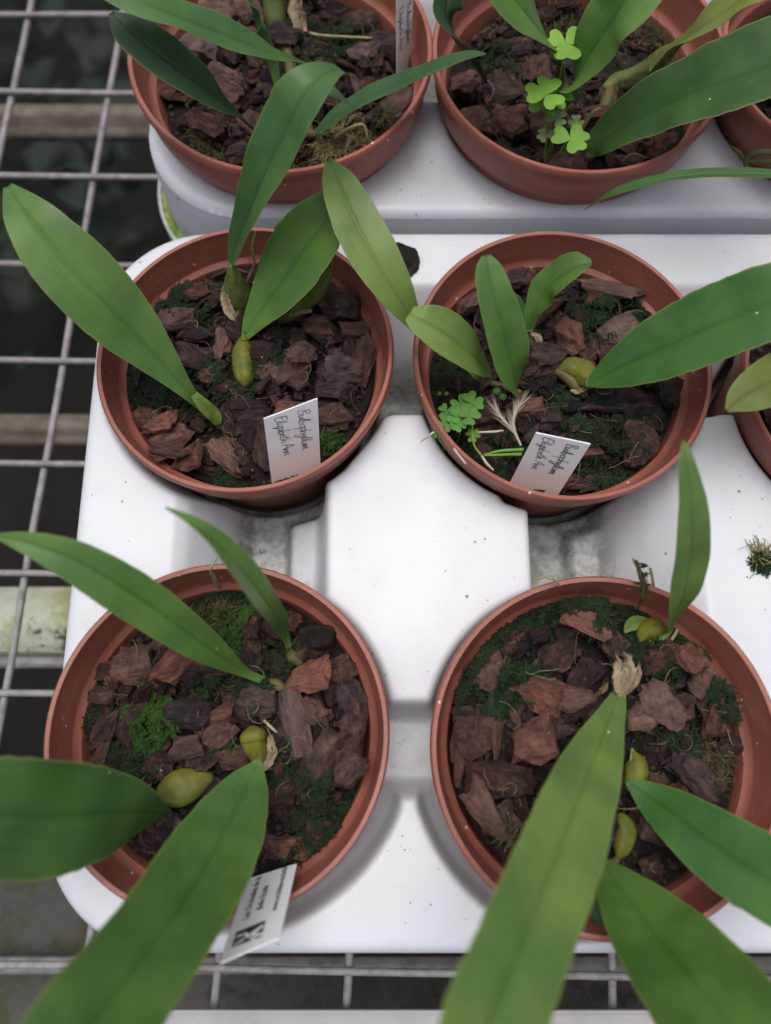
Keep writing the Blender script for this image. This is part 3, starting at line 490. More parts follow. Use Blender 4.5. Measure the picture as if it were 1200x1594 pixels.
ROOTS = [('A', 'root', [[-5.09, 18.5, 0.9, 0.04], [-5.33, 18.18, 0.3, 0.051], [-5.37, 18.04, -0.6, 0.053], [-5.86, 17.89, -1.8, 0.066], [-6.083, 17.368, -2.47, 0.066]]),
 ('A', 'root', [[-3.14, 16.61, -1.9, 0.076], [-3.6, 16.72, -2.2, 0.098], [-4.124, 16.695, -2.47, 0.088]]),
 ('C', 'root', [[-5.87, 5.45, 0.9, 0.036], [-6.14, 5.12, 0.6, 0.054], [-6.23, 4.96, -0.4, 0.066], [-6.4, 4.94, -2.0, 0.078]]),
 ('C', 'root', [[-3.638, -0.677, -2.12, 0.038], [-4.121, -0.341, -2.12, 0.057], [-4.496, 0.0, -2.12, 0.057]]),
 ('D', 'root', [[10.84, 3.22, -1.5, 0.057], [10.617, 2.882, -1.62, 0.067], [10.239, 2.687, -1.62, 0.048]]),
 ('D', 'root', [[8.65, 5.42, 0.8, 0.045], [9.1, 4.95, 0.3, 0.064], [9.29, 4.62, 0.2, 0.046], [9.67, 4.44, -1.6, 0.058]]),
 ('D', 'root', [[9.4, 5.18, 0.3, 0.054], [9.59, 4.79, -0.1, 0.055], [9.83, 4.41, -0.8, 0.047]]),
 ('D', 'root', [[5.37, 4.8, -0.2, 0.037], [5.62, 4.9, 0.05, 0.046], [6.0, 4.82, 0.1, 0.037], [6.3, 4.63, -0.3, 0.028]]),
 ('E', 'root', [[-2.27, 24.84, -1.4, 0.091], [-1.56, 25.17, -1.2, 0.09], [-0.99, 25.34, -1.2, 0.068], [-0.79, 24.84, -1.4, 0.068]]),
 ('E', 'root', [[-1.85, 24.16, -1.6, 0.091], [-1.47, 24.66, -1.2, 0.102], [-1.13, 24.5, -1.4, 0.068], [-0.29, 24.52, -1.7, 0.057]]),
 ('E', 'root', [[-3.89, 30.95, -1.6, 0.048], [-2.95, 30.37, -1.3, 0.059], [-1.47, 30.26, -1.3, 0.059], [-0.45, 30.51, -1.6, 0.048]]),
 ('F', 'root', [[8.42, 24.66, -1.0, 0.056], [8.58, 24.7, -0.3, 0.077], [8.73, 24.74, 0.2, 0.065], [9.03, 24.79, 0.4, 0.043]]),
 ('F', 'root', [[11.55, 24.3, -0.4, 0.044], [11.51, 24.16, -0.5, 0.055], [12.0, 24.77, -1.6, 0.046]]),
 ('F', 'root', [[10.36, 23.6, -1.4, 0.056], [10.72, 23.66, -1.0, 0.056], [11.34, 23.63, -1.2, 0.045]])]
SHEATHS = [('A', 'leaflet', [[-7.63, 12.48, -1.0, 0.142], [-7.24, 12.1, -1.4, 0.267], [-6.92, 11.86, -1.9, 0.27], [-6.83, 11.63, -2.3, 0.105]]),
 ('C', 'sheath', [[-4.22, -1.71, -0.8, 0.071], [-4.11, -1.52, -1.2, 0.181], [-4.07, -1.16, -1.8, 0.222], [-4.184, -0.726, -2.12, 0.15], [-4.28, -0.453, -2.12, 0.038]]),
 ('D', 'sheath', [[8.04, 0.76, 0.3, 0.105], [7.98, 1.13, 0.6, 0.26], [8.0, 1.5, 0.8, 0.346], [8.02, 1.8, 0.8, 0.295], [7.98, 1.98, 0.7, 0.192]]),
 ('D', 'sheath', [[8.14, 0.85, 0.3, 0.07], [8.32, 1.14, 0.5, 0.174], [8.52, 1.44, 0.5, 0.158], [8.64, 1.7, 0.4, 0.035]]),
 ('D', 'sheath', [[7.72, 1.25, -0.2, 0.036], [7.63, 1.05, -0.5, 0.126], [7.48, 0.83, -0.7, 0.046]]),
 ('E', 'sheath', [[-3.86, 30.66, -1.4, 0.238], [-3.94, 31.22, -0.9, 0.4], [-3.76, 31.54, -0.2, 0.346], [-3.56, 31.69, 0.6, 0.068]]),
 ('A', 'sheath', [[-6.25, 16.41, -2.4, 0.088], [-6.53, 16.6, -2.1, 0.218], [-6.71, 17.04, -1.8, 0.194], [-6.65, 17.49, -1.4, 0.054]]),
 ('B', 'sheath', [[7.706, 13.242, -2.47, 0.053], [7.95, 13.09, -2.4, 0.128], [8.25, 13.13, -2.1, 0.085], [8.37, 13.21, -1.9, 0.031]]),
 ('B', 'sheath', [[6.06, 15.54, -1.9, 0.064], [6.34, 15.35, -2.0, 0.172], [6.34, 15.05, -2.4, 0.174], [6.172, 14.647, -2.47, 0.044]]),
 ('D', 'leaflet', [[9.84, 3.59, -1.6, 0.048], [9.404, 3.52, -1.62, 0.25], [9.102, 3.358, -1.62, 0.211], [8.893, 3.118, -1.62, 0.039]]),
 ('D', 'leaflet', [[9.98, 3.0, -1.6, 0.076], [9.723, 2.762, -1.62, 0.21], [9.468, 2.575, -1.62, 0.038]]),
 ('D', 'leaflet', [[8.836, -0.997, -1.62, 0.037], [8.84, -1.32, -1.5, 0.146], [8.8, -1.75, -1.4, 0.163], [8.68, -2.05, -1.4, 0.054]])]
TAGS = {'A': [[-4.53, 10.66, 0.8], [-2.45, 11.45, 0.8], [-4.57, 9.13, -3.1], [-2.74, 9.96, -3.1]], 'B': [[5.45, 10.11, 0.8], [7.5, 9.66, 0.8], [5.0, 9.1, -3.0], [6.87, 8.66, -3.0]], 'C': [[-4.97, -6.96, 2.0], [-3.04, -6.15, 2.0], [-4.68, -5.29, -1.6], [-3.15, -4.8, -1.6]], 'E': [[0.46, 29.02, 3.4], [1.14, 30.33, 2.6], [0.53, 28.55, -1.9], [1.28, 29.7, -2.7]]}
CLOVER_B = [[2.42, 11.79, -1.2, 0.337, 10], [3.0, 12.03, -1.1, 0.382, 60], [3.42, 12.04, -1, 0.426, 0], [2.82, 11.44, -1, 0.404, 100], [3.26, 11.41, -0.8, 0.382, 30], [2.32, 11.21, -1.1, 0.337, 80], [2.22, 10.82, -1.2, 0.314, 45], [2.86, 11.13, -0.9, 0.292, 0], [3.44, 10.88, -1.5, 0.269, 20]]
ROUND_B = [[2.21, 12.89, -2, 0.09], [2.5, 12.89, -2, 0.094], [4.53, 12.91, -1.8, 0.157], [4.78, 12.66, -1.8, 0.153], [2.52, 11.5, -1, 0.112], [3.34, 11.25, -1.2, 0.09]]
WISPS = [[[5.39, 10.52, -1.7, 0.051], [5.1, 11.04, -1.5, 0.064], [4.63, 11.51, -1.3, 0.051], [4.38, 11.85, -1.2, 0.025]], [[5.39, 10.52, -1.7, 0.051], [5.09, 11.11, -1.4, 0.064], [5.08, 11.58, -1.2, 0.051], [5.29, 12.03, -1.1, 0.025]], [[3.65, 10.94, -1.3, 0.038], [4.29, 10.93, -1.2, 0.051], [4.65, 10.98, -1.2, 0.025]], [[2.49, 10.6, -0.9, 0.025], [2.64, 9.93, -0.5, 0.049], [3.01, 9.26, -0.2, 0.048]], [[1.85, 10.54, -0.2, 0.037], [1.66, 10.43, -0.3, 0.049], [1.35, 10.28, -0.6, 0.025]], [[2.26, 10.45, -0.5, 0.061], [2.27, 10.15, -0.4, 0.024]]]
GRASS = [[[3.89, 10.11, -1.6, 0.025], [4.55, 10.2, -1.4, 0.063], [5.43, 10.25, -1.4, 0.076]], [[3.89, 10.08, -1.6, 0.038], [4.56, 10.07, -1.5, 0.063], [5.35, 10.06, -1.4, 0.076]], [[3.4, 11.31, -1.0, 0.025], [3.46, 10.48, -1.3, 0.038], [3.79, 10.02, -1.5, 0.051]]]
STRAW = [[[3.79, 10.02, -1.5, 0.051], [3.94, 9.6, -1.2, 0.062], [4.14, 9.24, -0.9, 0.037]]]
CLOVER_F = [[7.12, 25.85, 2.6, 0.62, 0], [6.47, 24.31, 1.6, 0.6, 40], [7.04, 24.62, 1.2, 0.5, 100], [6.55, 24.49, 1.0, 0.55, 160], [7.09, 24.09, 0.6, 0.3, 20], [6.79, 23.93, -0.2, 0.28, 80], [7.61, 23.04, 0.6, 0.56, 15], [8.14, 24.61, -0.2, 0.25, 60]]
SCRAP = [0.98, 19.55, -2.2, 1.122]
TUFT = [14.64, 6.16, -2.2]

# ---------------------------------------------------------------- setting
T = -2.45          # height of the trays' top face, cm
g = [(-900, -900), (900, -900), (900, 900), (-900, 900)]
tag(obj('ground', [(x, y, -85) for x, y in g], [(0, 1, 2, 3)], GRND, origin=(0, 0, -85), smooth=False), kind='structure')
def add(name, vf, mat, label, cat, group=None, **kw):
    return tag(obj(name, vf[0], vf[1], mat, **kw), label, cat, group)
add('support_rail', box(-70, 60, 37.6, 39.9, -17.2, -15, .7), WOOD, 'pale beige support rail crossing beneath the wire grating at the upper left', 'rail')
add('support_rail', box(-70, 60, 15.8, 17.5, -17.0, -15, .5), WOOD, 'brown support rail under the grating beside the middle left flower pot', 'rail')
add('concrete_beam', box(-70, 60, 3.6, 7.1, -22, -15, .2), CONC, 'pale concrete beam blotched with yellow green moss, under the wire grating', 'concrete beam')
add('steel_angle', box(-70, 60, 2.75, 3.3, -16.4, -15.4, .1), WIRE, 'thin grey steel bar running along the near side of the pale mossy beam', 'steel bar')
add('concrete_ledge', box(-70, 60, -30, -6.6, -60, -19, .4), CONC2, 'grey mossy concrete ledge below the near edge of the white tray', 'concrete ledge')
add('steel_angle', box(-70, 60, -12.5, -11.8, -17.6, -16.6, .1), WIRE, 'pale grey steel bar low over the grey concrete ledge at the lower left', 'steel bar')
add('bench_edge', box(-9.6, 60, -16.5, -11.55, -9.0, -8.5, .1), EDGE, 'white painted bench edge strip along the bottom of the view', 'bench edge')
# wire grating: long wires lean about 3 degrees, cross wires lie on top
gr = empty('bench_grating', (-18, 10, -9.6), 'galvanised wire mesh grating that the white plant trays stand on', 'grating')
def wire(a, b, r, wob=.04):
    n = 14; P = np.linspace(a, b, n); P[:, 2] += 0; P = np.hstack([P, np.full((n, 1), r)]); P[1:-1, :2] += rng.normal(size=(n - 2, 2)) * wob
    V, F = tube(P, 8, 40); obj('wire', V, F, WIRE, gr)
for k in range(-2, 6):
    x = -15.77 + 5.62 * k; wire((x + .0509 * 20, 61.7, -9.85), (x - .0509 * 57, -15.3, -9.85), .19)
for k in range(-3, 10):
    y = 40.8 - 5.63 * k - 0.28; wire((-40, y + .45, -9.52), (36, y - .85, -9.52), .165)
# undergrowth far below
vs, fs = [], []
for i in range(220):
    x, y, z = rng.uniform(-75, -12), rng.uniform(50, 150), rng.uniform(-80, -50); a = rng.uniform(0, 6.28); l = rng.uniform(4, 11); w_ = l * rng.uniform(.16, .3); up = rng.uniform(-.3, .6)
    dx, dy = math.cos(a), math.sin(a); px_, py_ = -dy, dx; b = len(vs)
    for t, ww in ((0, .05), (.3, .9), (.6, 1), (.85, .55), (1, .03)):
        zz = z + up * l * math.sin(t * 2.6) * .5
        vs += [(x + dx * l * t + px_ * w_ * ww, y + dy * l * t + py_ * w_ * ww, zz + .5), (x + dx * l * t, y + dy * l * t, zz), (x + dx * l * t - px_ * w_ * ww, y + dy * l * t - py_ * w_ * ww, zz + .5)]
    for q in range(4):
        c = b + q * 3; fs += [(c, c + 1, c + 4, c + 3), (c + 1, c + 2, c + 5, c + 4)]
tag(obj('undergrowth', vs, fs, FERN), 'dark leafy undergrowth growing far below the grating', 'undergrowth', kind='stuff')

# ---------------------------------------------------------------- trays: moulded height fields
def smin(a, b, k):
    h = np.clip(.5 + .5 * (b - a) / k, 0, 1); return b * (1 - h) + a * h - k * h * (1 - h)
def rrect(x, y, x0, x1, y0, y1, r):
    qx = np.abs(x - (x0 + x1) / 2) - (x1 - x0) / 2 + r; qy = np.abs(y - (y0 + y1) / 2) - (y1 - y0) / 2 + r
    return np.hypot(np.maximum(qx, 0), np.maximum(qy, 0)) + np.minimum(np.maximum(qx, qy), 0) - r
def blur(z, s):
    k = np.exp(-.5 * (np.arange(-3, 4) / s) ** 2); k /= k.sum()
    for ax in (0, 1):
        p = np.pad(z, [(3, 3) if a == ax else (0, 0) for a in (0, 1)], mode='edge'); z = sum(w * np.take(p, range(i, i + z.shape[ax]), axis=ax) for i, w in enumerate(k))
    return z
def tray(tray_empty, x0, x1, y0, y1, rad, height, h, skirt):
    nx, ny = int((x1 - x0) / h) + 4, int((y1 - y0) / h) + 4
    X, Y = np.meshgrid(x0 - 1.5 * h + np.arange(nx) * h, y0 - 1.5 * h + np.arange(ny) * h)
    Z = blur(height(X, Y), 1.05)
    sd = rrect(X, Y, x0, x1, y0, y1, rad)
    e = 1e-3; gx = (rrect(X + e, Y, x0, x1, y0, y1, rad) - sd) / e; gy = (rrect(X, Y + e, x0, x1, y0, y1, rad) - sd) / e
    near = (sd > -.45 * h) & (sd < 1.05 * h); X = np.where(near, X - gx * sd, X); Y = np.where(near, Y - gy * sd, Y)
    s2 = np.where(near, 0, sd); er = .45; tt = np.clip((s2 + er) / er, 0, 1); Z = Z - er * (1 - np.sqrt(np.maximum(0, 1 - tt * tt * .98)))
    ok = (s2 <= 1e-6); idx = np.arange(nx * ny).reshape(ny, nx)
    q = ok[:-1, :-1] & ok[1:, :-1] & ok[:-1, 1:] & ok[1:, 1:]
    F = np.stack([idx[:-1, :-1][q], idx[:-1, 1:][q], idx[1:, 1:][q], idx[1:, :-1][q]], 1)
    use = np.unique(F); remap = np.full(nx * ny, -1); remap[use] = np.arange(len(use)); V = np.stack([X.ravel(), Y.ravel(), Z.ravel()], 1)[use]; F = remap[F]
    obj('tray_top', V, F, TRAY, tray_empty)
    # skirt wall: rings round the outline
    pts = []
    for cx, cy, a0 in ((x1 - rad, y1 - rad, 0), (x0 + rad, y1 - rad, 90), (x0 + rad, y0 + rad, 180), (x1 - rad, y0 + rad, 270)):
        for a in np.linspace(a0, a0 + 90, 20): pts.append((cx, cy, math.cos(R(a)), math.sin(R(a))))
    rings = []
    for off, z in skirt: rings.append([(cx + (rad + off) * c, cy + (rad + off) * s, z) for cx, cy, c, s in pts])
    n = len(pts); V = [p for r_ in rings for p in r_]; F = [(i * n + j, i * n + (j + 1) % n, (i + 1) * n + (j + 1) % n, (i + 1) * n + j) for i in range(len(rings) - 1) for j in range(n)]
    obj('tray_side', V, F, TRAY, tray_empty, sharp=50)
    return pts
PC = {'A': (-5.67, 14.28, -1.03, .025, -.049, 6.0), 'B': (7.09, 13.92, -.83, -.039, -.043, 6.0), 'C': (-5.86, -.47, -.60, 0, .008, 6.0), 'D': (7.55, -.98, -.34, .039, .008, 6.0),
      'E': (-4.54, 28.1, .3, -.01, -.02, 6.6), 'F': (8.38, 27.86, .3, 0, -.02, 6.38), 'G': (20.9, 27.9, .3, 0, -.02, 6.3), 'H': (20.2, 12.9, -.8, 0, -.02, 6.0)}
LEFT = [(-8.4, 0), (-7.9, -.35), (-7.2, -1.6), (-6.0, -4.4), (-4.35, -4.6), (-4.15, -2.9), (-2.85, -2.6), (-2.35, 0)]
RIGHT = [(5.78, 0), (6.1, -4.5), (8.0, -4.55), (8.2, -3.7), (9.4, -3.6), (10.9, -1.5), (11.8, -.5), (12.5, 0)]
def pocket(X, Y, cx, cy, r, depth=6.4, slope=4.2): return T - np.clip((r - np.hypot(X - cx, Y - cy)) * slope, 0, depth)
def h_main(X, Y):
    Z = np.full(X.shape, T)
    for cx, cy, big, bear in ((-5.75, 14.3, 0, 0), (7.2, 14.0, 0, 0), (-5.8, -.5, .75, -50), (7.55, -1.0, .6, -135), (20.4, 13.2, 0, 0), (20.9, -.9, .6, -135)):
        dv = np.abs((np.degrees(np.arctan2(Y - cy, X - cx)) - bear + 180) % 360 - 180); Z = np.minimum(Z, pocket(X, Y, cx, cy, 6.1, slope=3.6))
        if big:
            di = np.maximum(5.9 + (big + .15) * np.clip(1.7 - dv / 38, 0, 1) - np.hypot(X - cx, Y - cy), 0); Z = np.minimum(Z, T - np.minimum(di * 9, 1.1) - np.minimum(di * 1.5, 1.2))
    inside = (Y > -.5) & (Y < 14)
    for pr, sh in ((LEFT, 8.3), (RIGHT, 7.9)):
        p = np.array(pr); zz = np.interp(X, p[:, 0], p[:, 1], left=0, right=0)
        if True:   # the little shelf ends before the upper pot
            a, b = (-4.35, -2.6) if pr is LEFT else (8.0, 9.45); m_ = (X > a) & (X < b)
            low = -4.6 if pr is LEFT else -4.55
            cut = np.clip((Y - sh - 0.25 * (X - (a + b) / 2)) * 2.2, 0, 1); zz = np.where(m_, zz * (1 - cut) + np.minimum(zz, low) * cut, zz)
        Z = np.minimum(Z, np.where(inside, T + zz, T))
    # channels between neighbours in a row
    for xa, xb, yf in ((-5.7, 7.2, 0), (7.2, 20.4, 0)):
        prof = np.interp(Y, [12.22, 12.5, 14.6, 18.2], [0, -4.5, -4.6, 0], left=0, right=0); Z = np.minimum(Z, np.where((X > xa) & (X < xb), T + prof, T))
        prof = np.interp(Y, [-2.75, -2.35, .1, .6], [0, -2.7, -2.8, 0], left=0, right=0); Z = np.minimum(Z, np.where((X > xa) & (X < xb), T + prof, T))
    # straight-sided raised island between the pots
    for dx in (0, 13.6):
        P = np.array([(-2.38, 5.33), (-.05, 1.35), (.1, .50), (1.95, .50), (2.2, 1.25), (3.95, 3.75), (5.82, 5.4), (5.82, 8.3), (1.8, 12.25), (.2, 12.25), (-2.38, 8.95)]) + [dx, 0]; s_ = np.full(X.shape, -99.)
        for (ax, ay), (bx, by) in zip(P, np.roll(P, -1, axis=0)):
            l_ = math.hypot(bx - ax, by - ay); s_ = np.maximum(s_, ((X - ax) * (by - ay) - (Y - ay) * (bx - ax)) / l_)
        Z = np.maximum(Z, T - np.clip(s_ * 7.0, 0, 6.4))
    for k in 'ABCDH': Z = np.minimum(Z, pocket(X, Y, PC[k][0], PC[k][1], 5.72, 6.4, 9))
    return Z
mt = empty('plant_tray', (7, 6.5, -9.3), 'white plastic plant tray in front, four whole pots standing around its raised island', 'tray', 'white plant trays on the grating')
tray(mt, -12.35, 29, -7.9, 20.9, 4.6, h_main, .10, [(0, T - .40), (.05, T - 1.5), (.12, -9.0), (.3, -9.1), (.3, -9.3)])
def h_far(X, Y):
    Z = np.full(X.shape, T)
    for cx, cy, r in ((-4.54, 28.4, 5.85), (8.38, 28.2, 5.75), (20.9, 28.2, 5.7)): Z = np.minimum(Z, pocket(X, Y, cx, cy, r))
    prof = np.interp(Y, [28.0, 28.4, 31, 34], [0, -4.5, -4.6, 0], left=0, right=0); Z = np.minimum(Z, np.where((X > -4) & (X < 20), T + prof, T))
    return Z
ft = empty('plant_tray', (8, 30, -9.3), 'white moulded plastic tray at the back with a green algae film in its side groove', 'tray', 'white plant trays on the grating')
fp = tray(ft, -11.0, 29, 21.75, 46, 4.8, h_far, .13, [(0, T - .40), (.08, T - 1.3), (.22, -6.6), (.26, -7.2), (.5, -7.25), (.55, -6.75), (.72, -6.75), (.76, -9.0), (.76, -9.3)])
lip = [(cx + (4.8 + o) * c, cy + (4.8 + o) * s, z) for o, z in ((.20, -6.3), (.40, -6.95), (.545, -6.8)) for cx, cy, c, s in fp]; n = len(fp)
m = M('green_algae_film', .7, .3); p_ = m.coord('Position'); m.col(m.mix(m.step(m.noise(p_, 190, 5, .7), .42, .6), (.10, .22, .03), (.34, .38, .14))); ALG = m.m
obj('algae_film', lip, [(i * n + j, i * n + (j + 1) % n, (i + 1) * n + (j + 1) % n, (i + 1) * n + j) for i in range(2) for j in range(20, 62)], ALG, ft)

# ---------------------------------------------------------------- pots
POTS = {}
WHERE = {'A': 'left in the middle row, a long leaf over its left rim', 'B': 'right in the middle row, with clover and a slanting handwritten label', 'C': 'at the lower left, with the printed label leaning over its rim',
         'D': 'at the lower right, full of chunky bark and no label', 'E': 'at the upper left, with a narrow upright white label', 'F': 'at the top centre right, with bright heart shaped clover leaves', 'G': 'cut off by the upper right corner of the view', 'H': 'cut off at the right edge'}
for k, (x, y, z, tx, ty, r) in PC.items():
    s = r / 6.0
    t = empty('flower_pot', (x, y, -8.9), 'terracotta coloured plastic pot ' + WHERE[k], 'pot', 'terracotta plastic pots in the trays'); POTS[k] = t
    body = [(5.785, -.12), (5.60, -1.42), (5.54, -1.56), (5.32, -1.68), (5.26, -1.86), (4.35, -8.0), (0.02, -8.0), (0.02, -8.2), (4.45, -8.2), (4.6, -8.0), (5.42, -2.0), (5.70, -1.85), (5.76, -1.7), (5.84, -.35)]
    rim = [(5.78, -.05), (5.80, .0), (5.94, .015), (6.0, -.06), (6.01, -.30), (5.95, -.36), (5.82, -.36), (5.78, -.30)]
    f = lambda P: [(a * s, b * s) for a, b in P]
    V, F = lathe(f(body), (x, y, z), 112, (tx, ty)); obj('pot_wall', V, F, POT, t, sharp=40)
    V, F = lathe(f(rim), (x, y, z), 128, (tx, ty))
    if k == 'E':   # a piece is broken out of this rim at its left
        a = np.arctan2(V[:, 1] - y, V[:, 0] - x); out = (np.abs(a - 2.93) < .10) & (np.hypot(V[:, 0] - x, V[:, 1] - y) > 5.85 * s); V[out, 2] -= .0; V[out, 0] += .22
    else: V[:, 2] += .02 * np.sin(3 * np.arctan2(V[:, 1] - y, V[:, 0] - x) + ord(k))
    obj('rim', V, F, POT, t, sharp=40)

# ---------------------------------------------------------------- bark chips
def chip_mesh(seed, kind):
    rd = np.random.default_rng(seed); bm = bmesh.new(); nn = {'block': 20, 'slab': 15, 'splinter': 12}[kind]
    P = nrm(rd.normal(size=(nn, 3))) * rd.uniform(.82, 1.12, (nn, 1)); P = np.sign(P) * np.abs(P) ** (.62 if kind == 'block' else .7)
    for p in P: bm.verts.new(p.tolist())
    bmesh.ops.convex_hull(bm, input=bm.verts[:]); loose = [v for v in bm.verts if not v.link_faces]; bmesh.ops.delete(bm, geom=loose, context='VERTS')
    bmesh.ops.subdivide_edges(bm, edges=bm.edges[:], cuts=3, use_grid_fill=True); bmesh.ops.triangulate(bm, faces=bm.faces[:])
    off = Vector(rd.uniform(-50, 50, 3).tolist())
    for v in bm.verts:
        c = v.co.copy(); c2 = Vector((c.x * .7, c.y * 1.3, c.z * 1.0)); nv = noise.noise(c2 * 1.3 + off) * .30 + noise.noise(c2 * 3.4 + off) * .16 + noise.noise(Vector((c.x * 2.5, c.y * 7, c.z * 7)) + off) * .09
        v.co = c * (1 + nv); lay = round(v.co.z * 3.2) / 3.2; v.co.z = v.co.z * .55 + lay * .45; v.co.y += .14 * noise.noise(Vector((c.x * 1.2, 0, lay * 3)) + off); v.co.x += .10 * noise.noise(Vector((0, c.y * 2, lay * 5)) + off)
    co = np.array([v.co[:] for v in bm.verts]); lo, hi = co.min(0), co.max(0)
    for v in bm.verts: v.co = Vector([(v.co[i] - (lo[i] + hi[i]) / 2) / (hi[i] - lo[i]) * CM for i in range(3)])
    me = bpy.data.meshes.new('bark_chip'); bm.to_mesh(me); bm.free()
    me.polygons.foreach_set('use_smooth', [True] * len(me.polygons)); me.set_sharp_from_angle(angle=R(42)); me.materials.append(BARKM); return me
CHIPS = {'block': [chip_mesh(i, 'block') for i in range(12)], 'slab': [chip_mesh(40 + i, 'slab') for i in range(12)], 'splinter': [chip_mesh(80 + i, 'splinter') for i in range(8)]}
HULLS = []
for i in range(14):
    rd = np.random.default_rng(200 + i); bm = bmesh.new(); [bm.verts.new(p.tolist()) for p in nrm(rd.normal(size=(9, 3))) * rd.uniform(.7, 1.1, (9, 1))]
    bmesh.ops.convex_hull(bm, input=bm.verts[:]); bmesh.ops.delete(bm, geom=[v for v in bm.verts if not v.link_faces], context='VERTS'); bm.verts.index_update()
    HULLS.append((np.array([v.co[:] for v in bm.verts]) * .5, [tuple(v.index for v in f.verts) for f in bm.faces])); bm.free()
GN = 130; HM = {}
BEDLAB = {'A': 'damp brown bark chips filling the left pot of the middle row', 'B': 'dark bark chips and moss around the clover in the right pot of the middle row', 'C': 'reddish bark chips filling the lower left pot, one pale striped chip among them', 'D': 'chunky bark chips filling the lower right pot',
          'E': 'bark chips in the upper left pot with the upright label', 'F': 'bark chips in the upper pot with bright clover', 'G': 'bark chips in the pot at the upper right corner', 'H': 'bark chips in the pot cut off at the right edge'}
def place_chip(par, cx, cy, l, w, th, ang, tone, hm, px, py, pot, kind=None, sink=.25, maxz=None, edge=False):
    kind = kind or ('splinter' if l / w > 2.1 else random.choice(['block', 'slab']))
    ca, sa = math.cos(ang), math.sin(ang); g_ = (np.arange(GN) - GN / 2) * .1; GX, GY = np.meshgrid(g_, g_)
    dx, dy = GX - (cx - px), GY - (cy - py); u = (dx * ca + dy * sa) / (l * .5); v = (-dx * sa + dy * ca) / (w * .5); m_ = (u * u + v * v) < .85
    if not m_.any(): return
    for bp in BULBPTS.get(pot, ()):      # leave the bulbs free
        if math.hypot(cx - bp[0], cy - bp[1]) < bp[2] + .30 * min(l, w) + .05:
            if l > 1.3: ang_ = math.atan2(cy - bp[1], cx - bp[0]); k_ = bp[2] + .34 * min(l, w) + .05; cx, cy = bp[0] + math.cos(ang_) * k_, bp[1] + math.sin(ang_) * k_
            else: return
    if any(math.hypot(cx - bp[0], cy - bp[1]) < bp[2] + .22 * min(l, w) for bp in BULBPTS.get(pot, ())): return
    base = hm[m_]; b = np.percentile(base, 70); z = b + th * (.5 - sink)
    gxs = np.polyfit(u[m_], base, 1)[0] if m_.sum() > 8 else 0; gys = np.polyfit(v[m_], base, 1)[0] if m_.sum() > 8 else 0
    ty = -math.atan2(np.clip(gxs, -.35, .35) * 1.0, l * .5) + random.uniform(-.14, .14); tx = math.atan2(np.clip(gys, -.35, .35), w * .5) + random.uniform(-.22, .22)
    if edge: tx += random.choice([-1, 1]) * random.uniform(.5, 1.0)
    if maxz is not None: z = min(z, maxz)
    me = random.choice(CHIPS[kind]); o = bpy.data.objects.new('bark_chip', me); COL.objects.link(o); o.parent = par
    o.location = [cx * CM - par.location[0], cy * CM - par.location[1], z * CM - par.location[2]]
    o.rotation_euler = (Matrix.Rotation(ang, 3, 'Z') @ Matrix.Rotation(ty, 3, 'Y') @ Matrix.Rotation(tx, 3, 'X')).to_euler()
    fl = random.choice([-1, 1]); o.scale = (l * random.choice([1, 1]), w, th); o.color = (min(1, max(0, tone + random.uniform(-.08, .10))), random.random(), 0, 1)
    hm[m_] = np.maximum(hm[m_], z + th * .5 * np.sqrt(np.maximum(0, 1 - (u[m_] ** 2 + v[m_] ** 2) * .8)) - .03)
BULBPTS = {}
for pl, kind, P in BULBS:
    if kind.startswith('bulb'): BULBPTS.setdefault(pl, []).extend([(q[0], q[1], q[3]) for q in P[1:-1]])
for pl, a_, b_, c_, P in LEAVES:
    e_ = P[:3] if P[0][2] < P[-1][2] else P[-3:]
    BULBPTS.setdefault(pl, []).extend([(q[0], q[1], max(.12, q[3] * .8)) for q in e_ if q[2] < -.5])
BEDZ = {'A': -2.95, 'B': -2.95, 'C': -2.6, 'D': -2.1, 'E': -2.2, 'F': -2.2, 'G': -2.2, 'H': -3.0}
BED = {}
